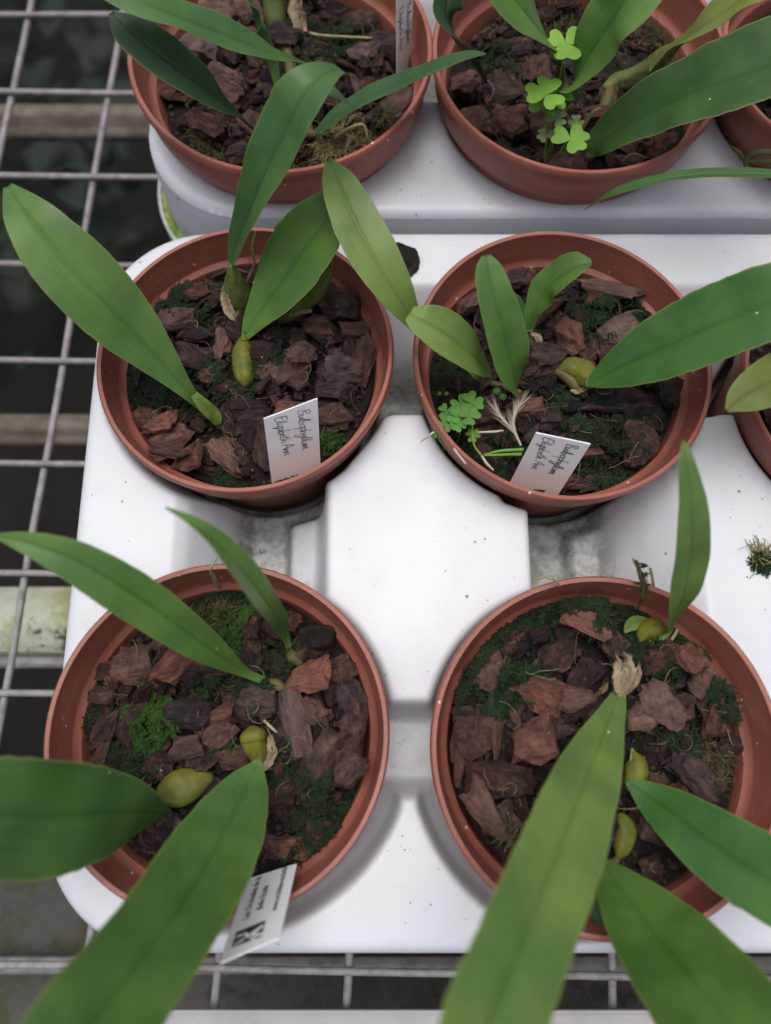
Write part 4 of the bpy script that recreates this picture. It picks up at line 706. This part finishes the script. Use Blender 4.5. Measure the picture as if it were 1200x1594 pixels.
for k, (x, y, z, tx, ty, r) in PC.items():
    random.seed(ord(k)); rk = np.random.default_rng(ord(k)); inr = 5.15 * r / 6
    par = empty('potting_bark', (x, y, BEDZ[k]), BEDLAB[k], 'bark mulch', 'bark filling the pots'); BED[k] = par
    hm = np.full((GN, GN), BEDZ[k]) + rk.normal(size=(GN, GN)) * .03; HM[k] = hm
    a = np.linspace(0, 2 * np.pi, 48, endpoint=False); V = [(x, y, BEDZ[k])]; F = []
    for i, rr in enumerate((.25, .5, .75, 1.0)): V += [(x + inr * rr * math.cos(t_), y + inr * rr * math.sin(t_), BEDZ[k] + rk.normal() * .06) for t_ in a]
    F += [(0, 1 + j, 1 + (j + 1) % 48) for j in range(48)]
    for i in range(3): F += [(1 + i * 48 + j, 1 + i * 48 + (j + 1) % 48, 1 + (i + 1) * 48 + (j + 1) % 48, 1 + (i + 1) * 48 + j)[::-1] for j in range(48)]
    obj('bark_dust', V, F, SOIL, par, origin=(x, y, BEDZ[k]))
    heroes = BARK[k]
    nc = 900 if k not in 'GH' else 500; qd = np.sqrt(rk.uniform(0, 1, nc)) * (inr - .12); qa = rk.uniform(0, 6.283, nc)
    CX, CY = x + qd * np.cos(qa), y + qd * np.sin(qa); szs = rk.uniform(.12, .45, nc); vv, ff, b_ = [], [], 0
    for i in range(nc):
        hp, hf = HULLS[i % len(HULLS)]; s3 = szs[i] * np.array([1, rk.uniform(.4, .9), rk.uniform(.2, .5)]); mt_ = np.array(Matrix.Rotation(rk.uniform(0, 6.28), 3, 'Z') @ Matrix.Rotation(rk.normal() * .5, 3, 'X'))
        vv.append((hp * s3) @ mt_.T + [CX[i], CY[i], BEDZ[k] + rk.uniform(.0, .28)]); ff += [tuple(q_ + b_ for q_ in f_) for f_ in hf]; b_ += len(hp)
    tag(obj('bark_crumbs', np.vstack(vv), ff, BARKM, par, origin=(x, y, BEDZ[k]), smooth=False, color=(.26, 0, 0)), kind='stuff')
    hm += .2
    if k in 'GH': nf = 130
    else: nf = 175
    for i in range(nf):
        q = math.sqrt(rk.uniform(0, 1)) * (inr - .45); a_ = rk.uniform(0, 6.283); cx, cy = x + q * math.cos(a_), y + q * math.sin(a_)
        l = rk.uniform(.8, 1.8) * (1 if i < 70 else .62); w = l * rk.uniform(.4, .85); th = rk.uniform(.22, .5)
        tang = a_ + math.pi / 2 if q > inr - 1.1 else rk.uniform(0, 6.28); w = min(w, .8) if q > inr - 1.1 else w
        nearh = any(math.hypot(cx - h[0], cy - h[1]) < (h[2] + h[3]) / 3.6 for h in heroes)
        place_chip(par, cx, cy, l, w, th, tang, rk.choice([.08, .18, .28, .4, .52, .62]), hm, x, y, k, sink=.35 if nearh else .25, maxz=BEDZ[k] + (.5 if nearh else 1.15), edge=rk.uniform() < .2)
    for (hx, hy, l, w, ang, tone) in sorted(heroes, key=lambda h: h[5]):
        dd = math.hypot(hx - x, hy - y); lim = inr - .35 * min(l, w) - .05
        if dd > lim: hx, hy = x + (hx - x) * lim / dd, y + (hy - y) * lim / dd
        th = min(w * .62, .9) if w > .9 else w * .65
        place_chip(par, hx, hy, l * 1.05, w * 1.1, th, R(ang), tone, hm, x, y, k, sink=.3, maxz=BEDZ[k] + 1.35)

# ---------------------------------------------------------------- moss growing in the bark (past counting: stuff)
def height_at(k, X, Y):
    x, y = PC[k][:2]; i = np.clip(((Y - y) / .1 + GN / 2).astype(int), 0, GN - 1); j = np.clip(((X - x) / .1 + GN / 2).astype(int), 0, GN - 1); return HM[k][i, j]
def moss(k, cx, cy, r, tone, par, zf=None, dens=1.0, dome=.35):
    long_ = tone in ('olive', 'straw'); n = int(np.pi * r * r * (90 if long_ else 380) * dens); n = max(n, 60)
    q = r * np.sqrt(rng.uniform(0, 1, n)) * (1 + .25 * np.sin(rng.uniform(0, 6.28) + 3 * np.linspace(0, 6.28, n))); a = rng.uniform(0, 2 * np.pi, n)
    X = cx + q * np.cos(a); Y = cy + q * np.sin(a)
    keep = np.array([noise.noise(Vector((a_ * .95, b_ * .95, 7))) + .28 * noise.noise(Vector((a_ * 3, b_ * 3, 1))) > -.13 + .30 * (qq / r - .6) for a_, b_, qq in zip(X, Y, q)]) if not (tone == 'straw' or not k) else np.ones(n, bool)
    if keep.sum() < 40: keep[:] = True
    X, Y, q, a = X[keep], Y[keep], q[keep], a[keep]; n = len(X)
    if k:
        x0, y0 = PC[k][:2]; dd = np.hypot(X - x0, Y - y0); lim = (5.1 if not long_ else 4.4) * PC[k][5] / 6; s_ = np.where(dd > lim, lim / dd, 1); X = x0 + (X - x0) * s_; Y = y0 + (Y - y0) * s_
    lump = np.array([noise.noise(Vector((a_ * 1.6, b_ * 1.6, 3))) for a_, b_ in zip(X, Y)])
    Z = (height_at(k, X, Y) if k else np.full(n, zf)); Z = np.minimum(Z, np.median(Z) + .12) + dome * min(1, r) * (.55 if tone == 'bright' else .3) * np.maximum(0, 1 - (q / r) ** 2) * .9 + lump * .22 - .05
    ns = 7; L_ = rng.uniform(.16, .38, n) * (3.0 if long_ else 1.0); az = a + rng.normal(size=n) * 1.1; el = rng.uniform(-.15, .8, n); curl = rng.normal(size=n) * (2.2 if long_ else .9)
    pos = np.stack([X, Y, Z], 1); VV = []; FF = []; b = 0
    seg = L_ / ns; lw = (.032 if long_ else .042)
    cur = pos.copy()
    for i in range(ns + 1):
        t_ = i / ns; d_ = np.stack([np.cos(az) * np.cos(el), np.sin(az) * np.cos(el), np.sin(el)], 1); sd_ = np.stack([-np.sin(az), np.cos(az), np.zeros(n)], 1)
        ww = lw * (1 - .75 * t_)
        if i < ns:
            tip = ww * (1.0 if long_ else 1.9)
            up_ = rng.uniform(-.02, .05, (n, 1)) * np.array([0, 0, 1.])
            A = cur + sd_ * .010; B_ = cur - sd_ * .010; C_ = cur + d_ * seg[:, None]; D_ = cur + sd_ * tip + d_ * seg[:, None] * .9 + up_; E_ = cur - sd_ * tip + d_ * seg[:, None] * .9 + up_
            VV.append(np.stack([A, B_, C_, D_, E_], 1).reshape(-1, 3)); m_ = b + np.arange(n) * 5
            FF.append(np.stack([m_, m_ + 3, m_ + 2], 1)); FF.append(np.stack([m_ + 1, m_ + 2, m_ + 4], 1)); FF.append(np.stack([m_, m_ + 2, m_ + 1], 1)); b += n * 5
        cur = cur + d_ * seg[:, None]; az = az + curl / ns; el = el - .22 + rng.normal(size=n) * .12
    tag(obj('moss', np.vstack(VV), np.vstack(FF), MOSSM[tone], par, origin=(cx, cy, float(Z.mean())), smooth=False), kind='stuff')
def fibres(k, n):
    x, y = PC[k][:2]; r = 4.9 * PC[k][5] / 6; vs, fs = [], []
    for i in range(n):
        q = r * math.sqrt(rng.uniform(0, 1)); a = rng.uniform(0, 6.28); p = np.array([x + q * math.cos(a), y + q * math.sin(a), 0.]); az = rng.uniform(0, 6.28); cu = rng.normal() * .35; l = rng.uniform(.08, .22); wd = rng.uniform(.008, .018); b = len(vs)
        p[2] = height_at(k, p[:1], p[1:2])[0] + .05; zz = rng.uniform(0, .05)
        for j in range(8):
            sd_ = np.array([-math.sin(az), math.cos(az), .3]) * wd; vs += [tuple(p + sd_), tuple(p - sd_)]
            p = p + np.array([math.cos(az), math.sin(az), 0]) * l; az += cu + rng.normal() * .25; h_ = height_at(k, np.clip(p[:1], x - 5, x + 5), np.clip(p[1:2], y - 5, y + 5))[0] + .06
            if math.hypot(p[0] - x, p[1] - y) > r: p[:2] = [x + (p[0] - x) * .94, y + (p[1] - y) * .94]
            p[2] += np.clip(h_ + zz - p[2], -.10, .14)
        fs += [(b + 2 * j, b + 2 * j + 1, b + 2 * j + 3, b + 2 * j + 2) for j in range(7)]
    tag(obj('root_fibres', vs, fs, FIBRE, BED[k], origin=(x, y, BEDZ[k]), smooth=False), kind='stuff')
FIBRE = plain('brown_root_fibre', (.20, .15, .085), .85, .6, 120, 0, dark=(.3, .25, .25))
for k in 'ABCDEFG': fibres(k, 46)
for k, ms in MOSS.items():
    for cx, cy, r, tone in ms: moss(k, cx, cy, r, tone, BED[k])

# ---------------------------------------------------------------- orchids
ORL = {'A': ('orchid with one long leaf over the left rim, one arching to the back', (-6.5, 12.2, -3.4)), 'B': ('orchid beside the clover clump, one broad leaf reaching off to the right', (8.6, 13.2, -3.2)),
       'C': ('orchid in the lower left pot with two big leaves at its front', (-6.5, -1.0, -3.0)), 'D': ('orchid in the lower right pot with a long pale leaf and papery sheath', (8.0, -1.5, -2.6)),
       'E': ('orchid in the upper left pot with dark blue green leaves', (-4.5, 28.0, -2.4)), 'F': ('orchid in the tall clover pot with broad leaves and pale jointed stem', (8.4, 26.5, -2.4)),
       'G': ('orchid in the upper right corner, one narrow leaf hanging over the tray', (20.5, 26.0, -2.4)), 'H': ('orchid at the right edge, a single yellowish leaf showing', (18.5, 13.0, -3.4))}
PL = {k: empty('orchid_plant', loc, 'green ' + l, 'orchid', 'orchids growing in the pots') for k, (l, loc) in ORL.items()}
CS = np.array([-1, -.97, -.86, -.68, -.5, -.33, -.19, -.09, -.035, 0, .035, .09, .19, .33, .5, .68, .86, .97, 1])
def leaf(P, tilt, fold, mat, par, name, tint, th=.075, n=44, seed=0, jag=0):
    rl = np.random.default_rng(seed); P = np.asarray(P, float); Q = spline(P, n); wv = np.maximum(Q[:, 3], .012)
    # round off both ends so the outline closes on a curve
    c = Q[:, :3]; dl = np.linalg.norm(np.diff(c, axis=0), axis=1); s_ = np.concatenate([[0], np.cumsum(dl)]); Lt = s_[-1]
    T_ = nrm(np.gradient(c, axis=0)); side = nrm(np.cross(T_, np.array([0, 0, 1.])))
    for i in range(1, n):
        if side[i] @ side[i - 1] < 0: side[i] *= -1
    Nn = np.cross(side, T_); flip = np.sign(Nn[:, 2].mean()); Nn = Nn * flip
    ct, st = math.cos(R(tilt)), math.sin(R(tilt)); side, Nn = side * ct + Nn * st, Nn * ct - side * st
    K = len(CS); a1, a2 = rl.uniform(0, 6.28, 2); rip = .030 * np.sin(s_[:, None] * 1.5 + a1 + 1.2 * CS[None]) + .018 * np.sin(s_[:, None] * 3.3 + a2 - CS[None] * 2)
    asym = .03 * np.sin(s_ * .7 + a1)
    h_ = fold * 1.5 * wv[:, None] * (np.abs(CS) ** 1.15 - .25 * np.abs(CS) ** 3)[None] - .05 * np.exp(-(CS / .07) ** 2)[None] * np.minimum(1, wv[:, None]) + rip * np.abs(CS)[None] * np.minimum(1, wv[:, None])
    edge = .010 * rl.normal(size=(n, 1)) * (np.abs(CS) > .9)[None]
    top = c[:, None] + side[:, None] * ((CS[None] * (1 + asym[:, None]) + edge) * wv[:, None])[..., None] + Nn[:, None] * h_[..., None]
    top = top + jag * wv[:, None, None] * rl.normal(size=(n, K, 3)) * .5 + jag * 1.6 * T_[:, None] * (rl.normal(size=(1, K, 1)) * (np.arange(n) / n)[:, None, None] ** 2 * .6)
    tt = th * np.minimum(1, wv[:, None] * 1.5) * (1 - .82 * np.abs(CS[None]) ** 4); bot = top - Nn[:, None] * tt[..., None] - Nn[:, None] * (.05 * np.exp(-(CS / .12) ** 2)[None] * np.minimum(1, wv[:, None]))[..., None]
    V = np.concatenate([top.reshape(-1, 3), bot.reshape(-1, 3)]); o_ = n * K
    i, j = np.meshgrid(np.arange(n - 1), np.arange(K - 1), indexing='ij'); a = (i * K + j).ravel()
    F = np.stack([a, a + 1, a + K + 1, a + K], 1).tolist() + np.stack([a + o_, a + K + o_, a + K + 1 + o_, a + 1 + o_], 1).tolist()
    for i in range(n - 1):
        for j in (0, K - 1): q = (i * K + j, (i + 1) * K + j, (i + 1) * K + j + o_, i * K + j + o_); F.append(q if j == 0 else q[::-1])
    for i in (0, n - 1): F.append([i * K + j for j in range(K)] + [i * K + j + o_ for j in reversed(range(K))])
    uv = np.stack([np.broadcast_to((CS * .5 + .5)[None], (n, K)), np.broadcast_to(s_[:, None] / 4 + rl.uniform(0, 9), (n, K))], -1).reshape(-1, 2); uv = np.concatenate([uv, uv])
    return obj(name, V, F, mat, par, uv=uv, color=tint)
for i, (pl, tilt, fold, colk, P) in enumerate(LEAVES):
    t_ = np.array(TINT[colk]) * (1 + .06 * math.sin(i * 2.3)); leaf(P, tilt, fold, LEAF, PL[pl], 'leaf', t_.tolist(), seed=i)
for pl, kind, P in BULBS:
    V, F = tube(P, 36 if kind.startswith('bulb') else 12, len(P) * 6, .006, ridge=.07 if kind.startswith('bulb') else 0); obj('pseudobulb' if kind.startswith('bulb') else 'rhizome', V, F, BULB[kind], PL[pl])
for pl, kind, P in ROOTS:
    V, F = tube(P, 7, len(P) * 8, .06); obj('root', V, F, ROOT, PL[pl])
for i, (pl, kind, P) in enumerate(SHEATHS):
    leaf(P, 15 if kind == 'sheath' else 0, .55 if kind == 'sheath' else .15, PAPER if kind == 'sheath' else LEAFLET, PL[pl], 'papery_sheath' if kind == 'sheath' else 'leaflet', (1, 1, 1), th=.03, n=20, seed=70 + i, jag=.16 if kind == 'sheath' else 0)

# ---------------------------------------------------------------- clover
def heart(c, size, az, tip, lift=.12, fold=.15):
    """one heart-shaped leaflet growing from c in direction az"""
    pr = [(0, 0), (.14, .20), (.34, .42), (.58, .58), (.82, .60), (.98, .44), (1.0, .24), (.88, .0)]
    V = []; F = []; d_ = np.array([math.cos(az), math.sin(az), 0]); s_ = np.array([-math.sin(az), math.cos(az), 0]); up = np.array([0, 0, 1.])
    mid = [0, .18, .4, .6, .75, .84, .88, .90]
    for i, (u, w) in enumerate(pr):
        base = np.array(c) + up * lift * size * math.sin(u * 2.2)
        for k_, (uu, ss) in enumerate(((u, w), (u * .5 + mid[i] * .5, w * .5), (mid[i], 0), (u * .5 + mid[i] * .5, -w * .5), (u, -w))): V.append(base + d_ * uu * size + s_ * ss * size + up * abs(ss) * fold * size)
    for i in range(len(pr) - 1):
        for j in range(4): a = i * 5 + j; F.append((a, a + 1, a + 6, a + 5))
    n = len(V); V += [v - up * .012 for v in V]; F += [tuple(x + n for x in reversed(f_)) for f_ in F[:]]
    return V, F
def clover(par, c, size, ang, tint, stem_to):
    for q in range(3):
        V, F = heart(c, size * random.uniform(.85, 1.05), R(ang) + q * 2.094 + random.uniform(-.15, .15), 0, random.uniform(-.02, .16), random.uniform(.0, .14)); obj('leaflet', V, F, SMALLLEAF, par, color=tint, uv=np.full((len(V), 2), .3))
    P = np.array([[c[0], c[1], c[2] - .02, .03], [(c[0] * .6 + stem_to[0] * .4) + .12, c[1] * .6 + stem_to[1] * .4, c[2] * .5 + stem_to[2] * .5, .03], [*stem_to, .03]]); V, F = tube(P, 6, 16); obj('stem', V, F, GRASSM, par)
random.seed(3)
cl = empty('clover_plant', (7.1, 23.9, -2.3), 'tall bright green clover with heart shaped leaflets', 'clover')
for i, (x, y, z, s, a) in enumerate(CLOVER_F):
    tint = (.22, .43, .06) if s > .4 else (.30, .36, .16); clover(cl, (x, y, z), s * 1.42, a + 30, tint, (7.0 + random.uniform(-.2, .3), 23.8 + random.uniform(-.4, .3), -2.3))
cb = empty('clover_plant', (5.0 - 1.5, 13.0, -3.2), 'low clump of small round clover leaves inside the left rim of the middle right pot', 'clover')
for i, (x, y, z, s, a) in enumerate(CLOVER_B):
    clover(cb, (x, y, z), s * 1.15, a, (.10 + .02 * (i % 3), .27 + .03 * (i % 4), .05), (x * .8 + .2 * 2.9, y - .2, -3.0))
for x, y, z, s in ROUND_B:
    a = np.linspace(0, 2 * np.pi, 18, endpoint=False); V = [(x, y, z)] + [(x + s * math.cos(t_), y + s * math.sin(t_) * .93, z + .03) for t_ in a]; V += [(p[0], p[1], p[2] - .02) for p in V]
    F = [(0, 1 + j, 1 + (j + 1) % 18) for j in range(18)] + [(19, 20 + (j + 1) % 18, 20 + j) for j in range(18)] + [(1 + j, 20 + j, 20 + (j + 1) % 18, 1 + (j + 1) % 18) for j in range(18)]
    obj('leaflet', V, F, SMALLLEAF, cb, color=(.09, .26, .06), uv=np.full((len(V), 2), .3))
# dry wisps, grass stems
LW = ['feathery pale dry grass head lying by the clover, left plume', 'feathery pale dry grass head lying by the clover, right plume', 'short pale straw between the clover and the dry grass head', 'pale pointed straw hanging over the left rim below the clover', 'thin pale straw sticking out over the left rim onto the tray', 'tiny dry tip under the lowest clover leaf']
wp = empty('dry_grass_head', (*WISPS[0][0][:3],), 'feathery pale dry grass plumes lying beside the clover and the slanting label', 'dry grass')
for i in (0, 1):
    V, F = tube(WISPS[i], 6, 30); obj('plume', V, F, WISP, wp)
    Q = spline(WISPS[i], 40); vs, fs = [], []
    for q in range(70):
        j = random.randrange(6, 38); p = Q[j, :3]; dv = nrm(Q[min(j + 1, 39), :3] - Q[j - 1, :3]); sv = np.cross(dv, [0, 0, 1]); l = random.uniform(.35, .95); e = p + dv * l + sv * random.uniform(-.35, .35) + np.array([0, 0, random.uniform(-.05, .15)]); b = len(vs)
        vs += [tuple(p + sv * .010), tuple(p - sv * .010), tuple(e)]; fs.append((b, b + 1, b + 2))
    tag(obj('bristles', vs, fs, WISP, wp, smooth=False), kind='stuff')
for i in (2, 3, 4):
    V, F = tube(WISPS[i], 6, 24); tag(obj('straw', V, F, WISP), LW[i], 'straw')
V, F = tube(STRAW[0], 6, 24); tag(obj('straw', V, F, WISP), 'pale dry straw tip lying inside the front left rim near the slanting label', 'straw')
gs = empty('grass_sprig', (*GRASS[0][0][:3],), 'bright green jointed grass stems running under the slanting label', 'grass sprig')
for P in GRASS: V, F = tube(P, 7, 24, .02); obj('grass_stem', V, F, GRASSM, gs)
tw = empty('moss_sprig', (9.0, 4.0, -.3), 'dry green moss sprig sticking up behind the back rim of the lower right pot', 'moss sprig')
V, F = tube([(8.72, 5.35, .9, .05), (8.92, 4.95, .6, .09), (9.1, 4.6, .3, .10), (9.15, 4.2, -.1, .06), (9.2, 3.9, -.8, .04)], 7, 26, .12); obj('stem', V, F, MOSSM['olive'], tw)
for q in range(9):
    t_ = q / 8; c = np.array([8.78 + .4 * t_, 5.25 - 1.0 * t_, .85 - .8 * t_]); a = random.uniform(0, 6.28); leaf([(*c, .02), (*(c + np.array([math.cos(a) * .16, math.sin(a) * .16, .08])), .05), (*(c + np.array([math.cos(a) * .34, math.sin(a) * .34, .1])), .01)], 0, .2, MOSSM['mid'], tw, 'leaflet', (1, 1, 1), .02, 8, q)
# scraps on the trays
x, y, z, l = SCRAP
o = bpy.data.objects.new('bark_scrap', CHIPS['splinter'][3]); COL.objects.link(o); o.location = (x * CM, (y - .1) * CM, (T + .16) * CM); o.scale = (1.75, .95, .4); o.rotation_euler = (.15, .2, R(-62)); o.color = (.18, 0, 0, 1)
tag(o, 'dark curled bark scrap lying on the white tray between two pots', 'bark scrap')
x, y, z = TUFT
mtf = empty('moss_tuft', (x, y, T), 'loose tuft of brown and green moss lying on the white tray at the right edge', 'moss tuft')
moss(None, x + .1, y - .22, .33, 'mid', mtf, T + .05, 2.6, .5); moss(None, x, y + .12, .26, 'straw', mtf, T + .05, 2.6, .5)
vs, fs = [], []
def crumb(x, y, z, s):
    b = len(vs); P = nrm(rng.normal(size=(6, 3))) * s; bm = bmesh.new(); [bm.verts.new((p + np.array([x, y, z + s * .4])).tolist()) for p in P]; bmesh.ops.convex_hull(bm, input=bm.verts[:]); bm.verts.index_update()
    vs.extend([tuple(v.co) for v in bm.verts]); fs.extend([tuple(v.index + b for v in f_.verts) for f_ in bm.faces]); bm.free()
for i in range(48):
    a = rng.uniform(0, 1)
    if a < .35: crumb(rng.uniform(-1.8, 5.2), rng.uniform(4, 11.6), T, rng.uniform(.015, .045))
    elif a < .6: crumb(rng.uniform(-.3, 3.2), rng.uniform(-7.2, -3.2), T, rng.uniform(.015, .04))
    elif a < .8: crumb(rng.uniform(13.2, 15.5), rng.uniform(4, 11.6), T, rng.uniform(.015, .04))
    else: crumb(rng.uniform(-11.9, -8.8), rng.uniform(4, 9.5), T, rng.uniform(.015, .05))
tag(obj('dirt_crumbs', vs, fs, SOIL), 'dark crumbs of potting mix scattered over the white tray tops', 'dirt crumbs', kind='stuff')

# ---------------------------------------------------------------- plant labels with writing
G = {  # pen strokes: list of polylines, x to the right, x-height 1
 'B': (1.5, [[(.2, 0), (.25, 2.2)], [(.05, 2.0), (.8, 2.3), (1.1, 1.8), (.35, 1.2), (1.1, .9), (1.2, .3), (.7, -.1), (.1, .05)]]),
 'E': (1.5, [[(1.1, 2.2), (.2, 2.1), (.2, 0), (1.2, .05)], [(.2, 1.1), (1.0, 1.2)]]), 'A': (1.5, [[(0, 0), (.7, 2.3), (1.2, 0)], [(.2, .8), (1.1, .8)]]),
 'u': (1.1, [[(0, 1), (.1, .15), (.4, 0), (.8, .9), (.85, .1), (1.1, .1)]]), 'l': (.6, [[(0, .1), (.35, 2.2), (.2, .2), (.6, .1)]]), 'b': (1.0, [[(.05, 2.3), (.05, .1), (.5, 0), (.75, .5), (.4, .9), (.1, .6)]]),
 'o': (1.0, [[(.5, 1), (.1, .8), (.1, .2), (.5, 0), (.8, .4), (.6, .95), (1.0, .9)]]), 'p': (1.0, [[(.1, 1), (0, -1.3)], [(.05, .7), (.5, 1.0), (.8, .6), (.5, .1), (.1, .2)]]),
 'h': (1.0, [[(.1, 2.3), (.05, 0), (.4, .9), (.7, .8), (.8, 0), (1.0, .1)]]), 'y': (1.0, [[(0, 1), (.2, .2), (.6, .9)], [(.7, 1), (.55, -.9), (.1, -1.4), (.0, -.9), (1.0, .1)]]),
 'm': (1.4, [[(0, .9), (.05, 0), (.3, .9), (.5, .8), (.55, 0), (.8, .9), (1.0, .8), (1.1, 0), (1.4, .1)]]), 'i': (.5, [[(.1, .9), (.15, .1), (.5, .1)], [(.2, 1.4), (.25, 1.45)]]),
 'z': (.9, [[(.1, .9), (.7, 1), (.1, .1), (.5, .1), (.3, -1.0), (.8, .1)]]), 'a': (1.0, [[(.7, .9), (.2, .9), (.05, .3), (.4, 0), (.7, .8), (.75, .05), (1.0, .1)]]), 'e': (.8, [[(.05, .4), (.6, .7), (.4, 1), (.1, .6), (.2, .05), (.8, .15)]]),
 't': (.8, [[(.3, 1.9), (.25, .1), (.7, .1)], [(0, 1.2), (.7, 1.3)]]), 'n': (1.0, [[(0, .9), (.05, 0), (.4, .9), (.65, .8), (.7, .05), (1.0, .1)]]), ' ': (.8, [])}
def write(text, frame, u0, v0, xh, dirv, upv, par, slant=.12, wdt=.022, name='handwriting', seed=0):
    """ribbon pen strokes 0.1 mm proud of the label; frame = (origin, U, V, N)"""
    O, U_, V_, N_ = frame; rd = np.random.default_rng(seed); x = 0; vs, fs = [], []
    for ch in text:
        adv, strokes = G[ch]
        for st in strokes:
            P = spline([(a + x, b) for a, b in st], max(6, len(st) * 5)) if len(st) > 2 else np.linspace(np.add(st[0], (x, 0)), np.add(st[1], (x, 0)), 5)
            P = P + rd.normal(size=(1, 2)) * .04; P[:, 0] += slant * P[:, 1]; P = P * xh
            W3 = np.array([O + U_ * (u0 + dirv[0] * a + upv[0] * b) + V_ * (v0 + dirv[1] * a + upv[1] * b) + N_ * .012 for a, b in P])
            T_ = nrm(np.gradient(W3, axis=0)); s_ = np.cross(T_, N_) * wdt * rd.uniform(.8, 1.2); b0 = len(vs); m_ = len(P)
            for i in range(m_): vs += [tuple(W3[i] + s_[i]), tuple(W3[i] - s_[i])]
            fs += [(b0 + 2 * i, b0 + 2 * i + 1, b0 + 2 * i + 3, b0 + 2 * i + 2) for i in range(m_ - 1)]
        x += adv * .92
    obj(name, vs, fs, INK, par, smooth=False)
def label(k, lab, grp='plant labels stuck in the pots'):
    c = [np.array(p, float) for p in TAGS[k]]; TL, TR, BL, BR = c
    V_ = nrm((TL + TR) / 2 - (BL + BR) / 2); U_ = (TR + BR) / 2 - (TL + BL) / 2; U_ = U_ - V_ * (U_ @ V_); w = np.linalg.norm(U_); U_ = U_ / w; N_ = np.cross(U_, V_)
    if N_[2] < 0 and k != 'E': N_ = -N_
    L_ = np.linalg.norm((TL + TR) / 2 - (BL + BR) / 2); O = (BL + BR) / 2 - U_ * w / 2
    # top corners keep the photographed skew of a snapped-off strip
    sk = ((TR - TL) @ V_) * .5
    t = empty('plant_label', tuple(O), lab, 'plant label', grp); th = .055
    q = [O, O + U_ * w, O + U_ * w + V_ * (L_ + sk), O + V_ * (L_ - sk)]
    Vv = []; 
    for nn_ in (0, -th): Vv += [p + N_ * nn_ for p in q]
    F = [(0, 1, 2, 3), (7, 6, 5, 4), (0, 4, 5, 1), (1, 5, 6, 2), (2, 6, 7, 3), (3, 7, 4, 0)]
    obj('label_strip', Vv, F, TAGM, t, smooth=False)
    if np.dot(np.cross(U_, V_), N_) < 0: pass
    return t, (O, U_, V_, N_), w, L_, sk
t, fr, w, L_, sk = label('A', 'white plastic label with handwriting standing in the left pot of the middle row')
write('Bulbophyllum', fr, w * .62, L_ + sk * .2 - .2, .205, (0.04, -1), (1, .03), t, slant=.2, wdt=.014, seed=1); write('Elizabeth Ann', fr, w * .20, L_ - sk * .55 - .15, .195, (.10, -1), (1, .08), t, wdt=.016, seed=2)
t, fr, w, L_, sk = label('B', 'slanting white plastic label with handwriting in the clover pot')
write('Bulbophyllum', fr, w * .62, L_ + sk * .2 - .2, .19, (-0.02, -1), (1, 0), t, slant=-.05, wdt=.019, seed=3); write('Elizabeth Ann', fr, w * .17, L_ - sk * .6 - .12, .18, (.08, -1), (1, .06), t, wdt=.016, seed=4)
t, fr, w, L_, sk = label('E', 'narrow upright white label with handwriting in the upper left pot')
write('Bulbophyllum', fr, w * .62, L_ * .62, .17, (0, -1), (1, 0), t, wdt=.016, seed=5); write('Elizabeth Ann', fr, w * .15, L_ * .66, .17, (0, -1), (1, 0), t, wdt=.016, seed=6)
t, fr, w, L_, sk = label('C', 'label printed in black with a flower logo leaning out over the lower left rim')
O, U_, V_, N_ = fr
def printed(text, u, v, size, sx):
    cu = bpy.data.curves.new('print', 'FONT'); cu.body = text; cu.size = 1.0; cu.resolution_u = 3; cu.offset = .018; tmp = bpy.data.objects.new('tmp', cu); COL.objects.link(tmp); dg = bpy.context.evaluated_depsgraph_get(); me = tmp.evaluated_get(dg).to_mesh()
    P = np.array([v_.co[:2] for v_ in me.vertices]); F = [tuple(p.vertices) for p in me.polygons]; tmp.evaluated_get(dg).to_mesh_clear(); bpy.data.objects.remove(tmp); bpy.data.curves.remove(cu)
    # reading direction runs from the outer end towards the pot, letters stand towards the left edge
    V = [O + U_ * (u - b * size) + V_ * (v - a * size * sx) + N_ * .012 for a, b in P]; obj('printed_line', V, F, PRINT, t, smooth=False)
LT = L_
printed('Les Orchidées de la', w * .30, LT - 1.55, .30, .92); printed('Belle Etoile', w * .52, LT - 1.85, .30, .92); printed('www.orchidees-michel.fr', w * .82, LT - 1.55, .29, .80)
def poly(pts, mat, name, up=.012):
    V = [O + U_ * (a * w) + V_ * (LT - b) + N_ * up for a, b in pts]; obj(name, V, [tuple(range(len(V)))], mat, t, smooth=False)
poly([(.14, 1.05), (.66, 1.2), (.66, .45), (.14, .35)], PRINT, 'logo_block')
for i, pt in enumerate(([(.30, .95), (.40, .78), (.44, .55), (.36, .62)], [(.40, .74), (.62, 1.02), (.66, .92), (.50, .62)], [(.40, .70), (.66, .62), (.76, .50), (.55, .50)], [(.38, .66), (.22, .52), (.14, .38), (.34, .52)], [(.36, .80), (.24, .86), (.14, .74), (.26, .74)], [(.42, .60), (.50, .40), (.58, .33), (.54, .48)])): poly(pt, TAGM, 'logo_petal', .018 + i * .002)
